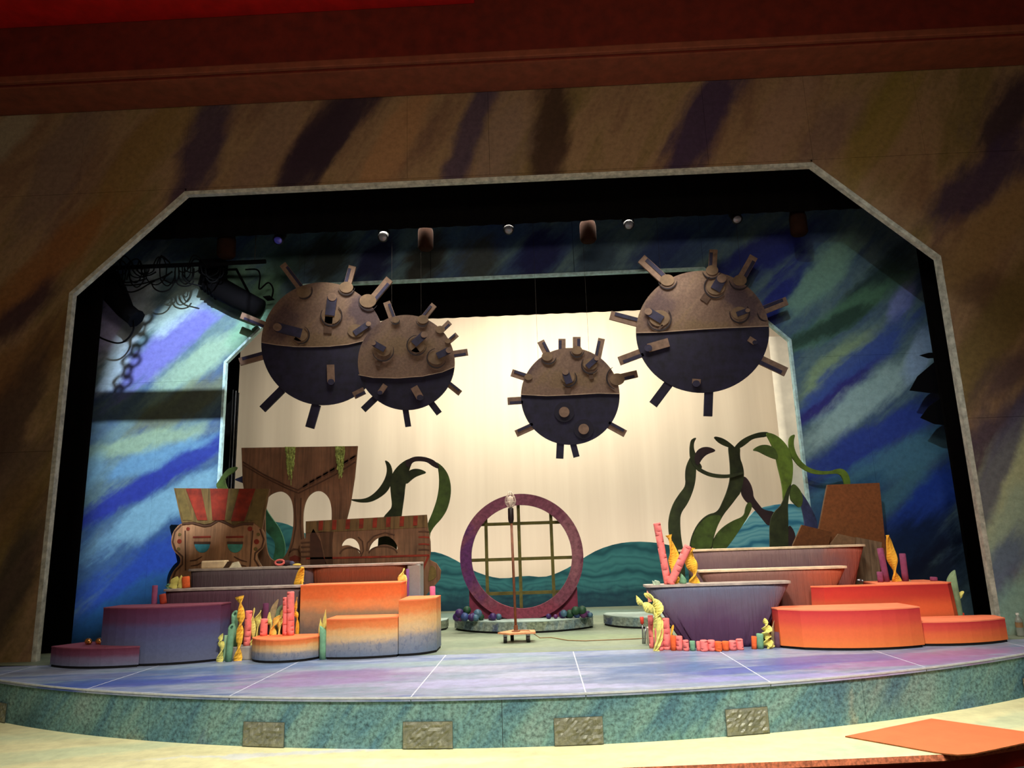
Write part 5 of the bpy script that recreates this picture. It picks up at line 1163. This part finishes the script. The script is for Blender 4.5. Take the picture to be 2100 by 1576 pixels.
# ------------------------------------------------------------------ lighting pipe, lamps, cables under the black border
zp = 5.34
t = thing('lighting_pipe', 'dark horizontal lighting pipe hanging under the first black border', 'pipe', (0, 9.1, 5.32))
g = G(); g.tube([(-5.4, 9.1, zp), (5.3, 9.1, zp)], .024, 10); g.make('pipe', [DARKMET], t, True)
for x in (-4.2, -1.4, 1.4, 4.2):
    g = G(); g.tube([(x, 9.1, zp), (x, 9.1, 8.2)], .004, 5); g.make('pick_wire', [WIRE], t)
for (px, py, m, lab) in ((570, 493, LENSB, 'stage lamp with a blue lens, first from the left under the border'), (785, 487, LENS, 'stage lamp with a clear lens above the large left mine'), (1043, 472, LENS, 'stage lamp with a clear lens, middle of the lighting pipe'), (1290, 462, LENS, 'stage lamp with a clear lens left of the large right mine'), (1512, 450, LENS, 'stage lamp with a clear lens above the large right mine')):
    p = atY(px, py, 9.0); t = thing('stage_lamp', lab, 'stage lamp', (p.x, 9.0, p.z-.08), 'lamps along the lighting pipe')
    ax = Vector((0, -.72, -.69)); c = Vector((p.x, 9.0, p.z)); bk = c-ax*.2
    g = G(); g.tube([bk-ax*.02, bk, c-ax*.02, c], [.03, .06, .064, .07], 16); g.make('housing', [DARKMET], t, True)
    g = G(); g.tube([c+ax*.001, c+ax*.006, c+ax*.012], [.056, .048, .012], 16); g.make('lens', [m], t, True)
    g = G(); mid = c-ax*.12
    g.tube([mid+Vector((-.075, 0, 0)), mid+Vector((-.075, .0, .12)), mid+Vector((.075, 0, .12)), mid+Vector((.075, 0, 0))], .007, 6); g.tube([mid+Vector((0, 0, .12)), (mid.x, 9.1, zp)], .008, 6); g.make('yoke', [DARKMET], t)
for (px, y0, y1, w, lab) in ((463, 478, 528, 40, 'brown lamp housing hanging near the left end of the lighting pipe'), (873, 462, 512, 34, 'brown lamp housing right of the lamp above the large left mine'), (1207, 450, 496, 36, 'brown lamp housing in the middle of the lighting pipe'), (1640, 432, 482, 36, 'brown lamp housing near the right end of the lighting pipe')):
    a = atY(px, y0, 9.02); b = atY(px, y1, 9.02); r = w/2*9/FPX
    t = thing('lamp_housing', lab, 'stage lamp', (a.x, 9.02, b.z), 'brown housings along the lighting pipe')
    g = G(); g.lathe((b.x, 9.02, b.z), [(r*.8, 0), (r, .03), (r, (a.z-b.z)*.7), (r*.8, a.z-b.z), (r*.3, a.z-b.z+.03)], 16); g.make('housing', [BROWNMET], t, True)
    g = G(); g.tube([(a.x, 9.02, a.z), (a.x, 9.1, zp)], .01, 6); g.make('clamp', [STEEL], t)
# left hand pipe with hanging cables and two black lamp shapes standing in for shadow silhouettes
Yp = 9.16
pa, pb = atY(205, 549, Yp), atY(492, 541, Yp); pz = (pa.z+pb.z)/2
t = thing('cable_pipe', 'short dark pipe carrying looped cables at the upper left', 'pipe', ((pa.x+pb.x)/2, Yp, pz-.25))
g = G(); g.tube([(pa.x-.15, Yp, pz), (pb.x+.35, Yp, pz)], .03, 10); g.make('pipe', [BLACKMAT], t, True)
for x in (pa.x+.1, pb.x+.2):
    g = G(); g.tube([(x, Yp, pz), (x, Yp, 8.2)], .005, 5); g.make('pick_wire', [WIRE], t)
cq = crop(200, 430, 7.5)
loops = [[(540, 930), (600, 1000), (700, 1040), (780, 1010)], [(390, 940), (390, 1100), (480, 1120), (620, 1100), (760, 1060)], [(380, 1160), (520, 1165), (700, 1140), (840, 1100), (980, 1050), (1150, 960)], [(390, 1250), (520, 1270), (650, 1230), (780, 1150), (880, 1100)],
         [(830, 1130), (870, 1210), (960, 1260), (1060, 1250), (1140, 1190), (1190, 1080), (1190, 950)], [(1020, 1080), (1130, 1130), (1220, 1100), (1255, 1000), (1250, 950)], [(1200, 1080), (1240, 1150), (1330, 1180), (1430, 1160), (1480, 1100)], [(1310, 950), (1310, 1040), (1380, 1120), (1500, 1155), (1600, 1180)],
         [(600, 930), (680, 1000), (800, 1010), (900, 960)], [(1000, 1060), (1080, 1010), (1150, 950)], [(450, 860), (520, 800), (560, 920)], [(620, 860), (650, 790), (700, 920)], [(220, 960), (300, 960), (350, 1040), (360, 1160)], [(490, 950), (460, 1030), (450, 1080)]]
for lp in loops:
    pts = spline([atY(*q, Yp-.05) for q in cq(lp)], 5); g = G(); g.tube(pts, .010, 6); g.make('cable', [CABLE], t, True)
rn = random.Random(11)
for k in range(26):
    x = rn.uniform(225, 470); w = rn.uniform(14, 46); dp = rn.uniform(10, 46); y = 547+rn.uniform(-3, 5)
    lp = [(x-w/2, y), (x-w*.42, y+dp*.7), (x, y+dp), (x+w*.42, y+dp*.65), (x+w/2, y)]
    if k % 3 == 0: lp = [(x-w/2, y), (x-w*.2, y-rn.uniform(14, 30)), (x+w*.3, y-rn.uniform(6, 16)), (x+w/2, y)]
    g = G(); g.tube(spline([atY(a, b, Yp-.045+rn.uniform(-.04, .1)) for a, b in lp], 4), .0085, 5); g.make('cable', [CABLE], t, True)
c8 = crop(60, 380, 3.0)
def lamp_shape(label, body, Y, cab, extra=None):
    ps = [atY(*q, Y) for q in c8(body)]
    t = thing('lamp_silhouette', label, 'stage lamp', (ps[1].x, Y, min(p.z for p in ps)-.1))
    return t, ps
# lamp shape half hidden by the black drape
t, ps = lamp_shape('dark lamp silhouette with a flared hood, in place of a shadow beside the left black drape', [(480, 560), (520, 660), (590, 770), (640, 810)], 9.28, None)
g = G(); g.tube(ps, [.15, .17, .12, .115], 16); g.make('housing', [BLACKMAT], t, True)
g = G(); d = (ps[3]-ps[2]).normalized(); g.tube([ps[3], ps[3]+d*.06], [.115, .135], 8); g.make('hood', [BLACKMAT], t)
g = G(); g.tube([ps[0], (ps[0].x, Yp, pz)], .014, 8); g.make('hanger', [BLACKMAT], t)
g = G(); g.tube(spline([atY(*q, 9.25) for q in c8([(640, 820), (640, 890), (600, 950), (540, 972), (440, 940), (400, 900)])], 6), .012, 6); g.make('cable', [BLACKMAT], t, True)
t, ps = lamp_shape('large dark lamp silhouette with yoke, in place of a shadow left of the large left mine', [(1110, 590), (1180, 640), (1290, 700), (1420, 760)], 9.41, None)
g = G(); g.tube([ps[0]-(ps[1]-ps[0])*.5]+ps, [.06, .13, .155, .15, .13], 16); g.make('housing', [BLACKMAT], t, True)
g = G(); g.tube([ps[1]+Vector((-.15, -.02, -.05)), ps[1]+Vector((-.1, 0, .28)), ps[1]+Vector((.2, 0, .28)), ps[2]+Vector((.15, 0, .05))], .02, 6); g.tube([ps[1]+Vector((.05, 0, .28)), (ps[1].x+.05, Yp, pz)], .016, 6); g.make('yoke', [BLACKMAT], t)
g = G(); g.tube(spline([atY(*q, 9.4) for q in c8([(1330, 520), (1400, 520), (1420, 560), (1415, 640), (1470, 600), (1500, 640), (1490, 700)])], 5), .011, 6); g.make('cable', [BLACKMAT], t, True)
d = (ps[3]-ps[2]).normalized(); sd = d.cross(Vector((0, 1, 0))).normalized(); up = Vector((0, 1, 0))
for sg in (-1, 1):
    q = ps[3]+sd*.15*sg; g = G(); vs = [q-up*.1, q+up*.08, q+up*.08+d*.08+sd*.05*sg, q-up*.1+d*.08+sd*.05*sg]; g.add(vs+[v+sd*.008 for v in vs], [(0, 1, 2, 3), (7, 6, 5, 4), (0, 4, 5, 1), (1, 5, 6, 2), (2, 6, 7, 3), (3, 7, 4, 0)]); g.make('flap_silhouette', [BLACKMAT], t)
for k in range(5):
    q = ps[0]+(ps[1]-ps[0])*(k*.3-.3); g = G(); g.tube([q, q+d*.02], .172, 8); g.make('cooling_fin', [BLACKMAT], t)
g = G(); q = ps[0]+Vector((.02, 0, .1)); g.box(q.x-.16, q.x+.2, q.y-.08, q.y+.08, q.z, q.z+.2, 0, .02); g.make('ballast_box', [BLACKMAT], t)

# added lamp shape at the right edge, its dark plates in place of lamp shadows
sl = atY(1985, 800, 9.2); t = thing('lamp_shadow_plates', 'added dark lamp shape in place of lamp shadows beside the right black drape', 'stage lamp', (sl.x, 9.2, 0))
for q in ([(1964, 722), (1964, 808), (1905, 806), (1866, 801), (1882, 772), (1922, 738)], [(1968, 806), (1968, 876), (1917, 870), (1888, 857), (1905, 834), (1936, 812)], [(1886, 729), (1904, 724), (1960, 722), (1960, 732), (1904, 735)]):
    cutout('flap_silhouette', q, 9.2, .012, [BLACKMAT], t)
g = G(); g.tube([Vector((sl.x, 9.23, sl.z)), Vector((sl.x+.35, 9.1, sl.z+.05))], [.2, .16], 16); g.make('housing', [BLACKMAT], t, True)
g = G(); g.tube([(sl.x+.3, 9.2, 0), (sl.x+.3, 9.2, sl.z+.6)], .024, 10); g.lathe((sl.x+.3, 9.2, 0), [(.2, 0), (.2, .02), (.03, .04)], 16); g.make('boom_stand', [BLACKMAT], t)

# ------------------------------------------------------------------ front-of-house spotlights (out of frame): added housings shaped to crop the beams, a chain and a pipe before the left one
def foh(label, L, corners):
    t = thing('beam_shutter_box', label, 'stage lamp', tuple(L))
    ctr = sum((Vector(c) for c in corners), Vector())/len(corners); ax = (ctr-L).normalized()
    x = ax.cross(Vector((0, 0, 1))).normalized(); y = x.cross(ax)
    ap = []
    for c in corners:
        d = Vector(c)-L; k = .34/d.dot(ax); q = d*k; ap.append((q.dot(x), q.dot(y)))
    S = .26; outer = [(-S, -S), (S, -S), (S, S), (-S, S)]
    tr = tessellate_polygon([[Vector((a, b, 0)) for a, b in outer], [Vector((a, b, 0)) for a, b in ap]])
    fl_ = outer+ap
    vs = [L+ax*.34+x*a+y*b for a, b in fl_]+[L+ax*.345+x*a+y*b for a, b in fl_]; n = len(fl_)
    mesh('shutter_plate', vs, [tuple(q) for q in tr]+[tuple(i+n for i in q) for q in tr], [DARKMET], t)
    g = G(); vs = [L+ax*k+x*a+y*b for k in (-.15, .345) for a, b in outer]
    g.add(vs, [(0, 1, 2, 3), (0, 1, 5, 4), (1, 2, 6, 5), (2, 3, 7, 6), (3, 0, 4, 7)]); g.make('housing', [DARKMET], t)
    g = G(); g.tube([L+y*.26, L+Vector((0, 0, 8.2-L.z))], .02, 8); g.make('hanger', [DARKMET], t)
foh('added unseen spotlight box with shutters shaping the beam for the left leg of the inner portal', KEY_L, [(-5.6, Y2, .2), (-3.75, Y2, .9), (-3.7, Y2, 3.75), (-3.3, Y2, 4.3), (-4.3, Y2, 4.62), (-5.25, Y2, 4.1), (-5.5, Y2, 3.0)])
foh('added unseen spotlight box with shutters shaping the beam for the right leg of the inner portal', KEY_R, [(5.6, Y2, .7), (5.4, Y2, 3.4), (5.1, Y2, 4.0), (4.3, Y2, 4.4), (3.9, Y2, 3.7), (4.0, Y2, .9)])
def before(px, py, k): return KEY_L+(atY(px, py, Y2)-KEY_L)*k
kk = .215
ch = [before(322, 560, kk), before(300, 640, kk), before(278, 720, kk), before(250, 790, kk), before(238, 815, kk)]
t = thing('chain', 'steel chain hanging slantwise before the left house spotlight', 'chain', tuple(ch[-1]))
path = spline(ch, 3); lens = [0]
for i in range(1, len(path)): lens.append(lens[-1]+(path[i]-path[i-1]).length)
NL = 12
def along(s):
    for i in range(1, len(path)):
        if lens[i] >= s: f = (s-lens[i-1])/max(lens[i]-lens[i-1], 1e-6); return path[i-1].lerp(path[i], f)
    return path[-1]
tot = lens[-1]
view = (KEY_L-ch[2]).normalized()
for k in range(NL):
    a, b = along(tot*k/NL), along(tot*(k+1)/NL); d = (b-a).normalized(); c = (a+b)/2; h = (b-a).length*.64
    sd = d.cross(view).normalized(); nrm = d.cross(sd)
    if k % 2: sd = (sd*.45+nrm*.9).normalized()
    g = G(); g.tube([c+d*h*math.cos(q)+sd*.0215*math.sin(q) for q in [2*math.pi*i/14 for i in range(15)]], .0052, 6); g.make('link', [STEEL], t, True)
_z = KEY_L.z
t = thing('rigging_pipe', 'thick dark rigging pipe hanging before the left house spotlight', 'pipe', tuple(before(330, 830, kk)))
g = G(); g.tube([before(100, 836, kk), before(330, 832, kk), before(560, 826, kk)], .042, 12); g.make('pipe', [DARKMET], t, True)
for q in (before(150, 835, kk), before(500, 828, kk)):
    g = G(); g.tube([q, (q.x, q.y, 8.2)], .003, 5); g.make('pick_wire', [WIRE], t)
g = G(); g.tube([before(322, 556, kk), (before(322, 556, kk).x, before(322, 556, kk).y, 8.2)], .003, 5); g.make('hanger_wire', [WIRE], bpy.data.objects['chain'])
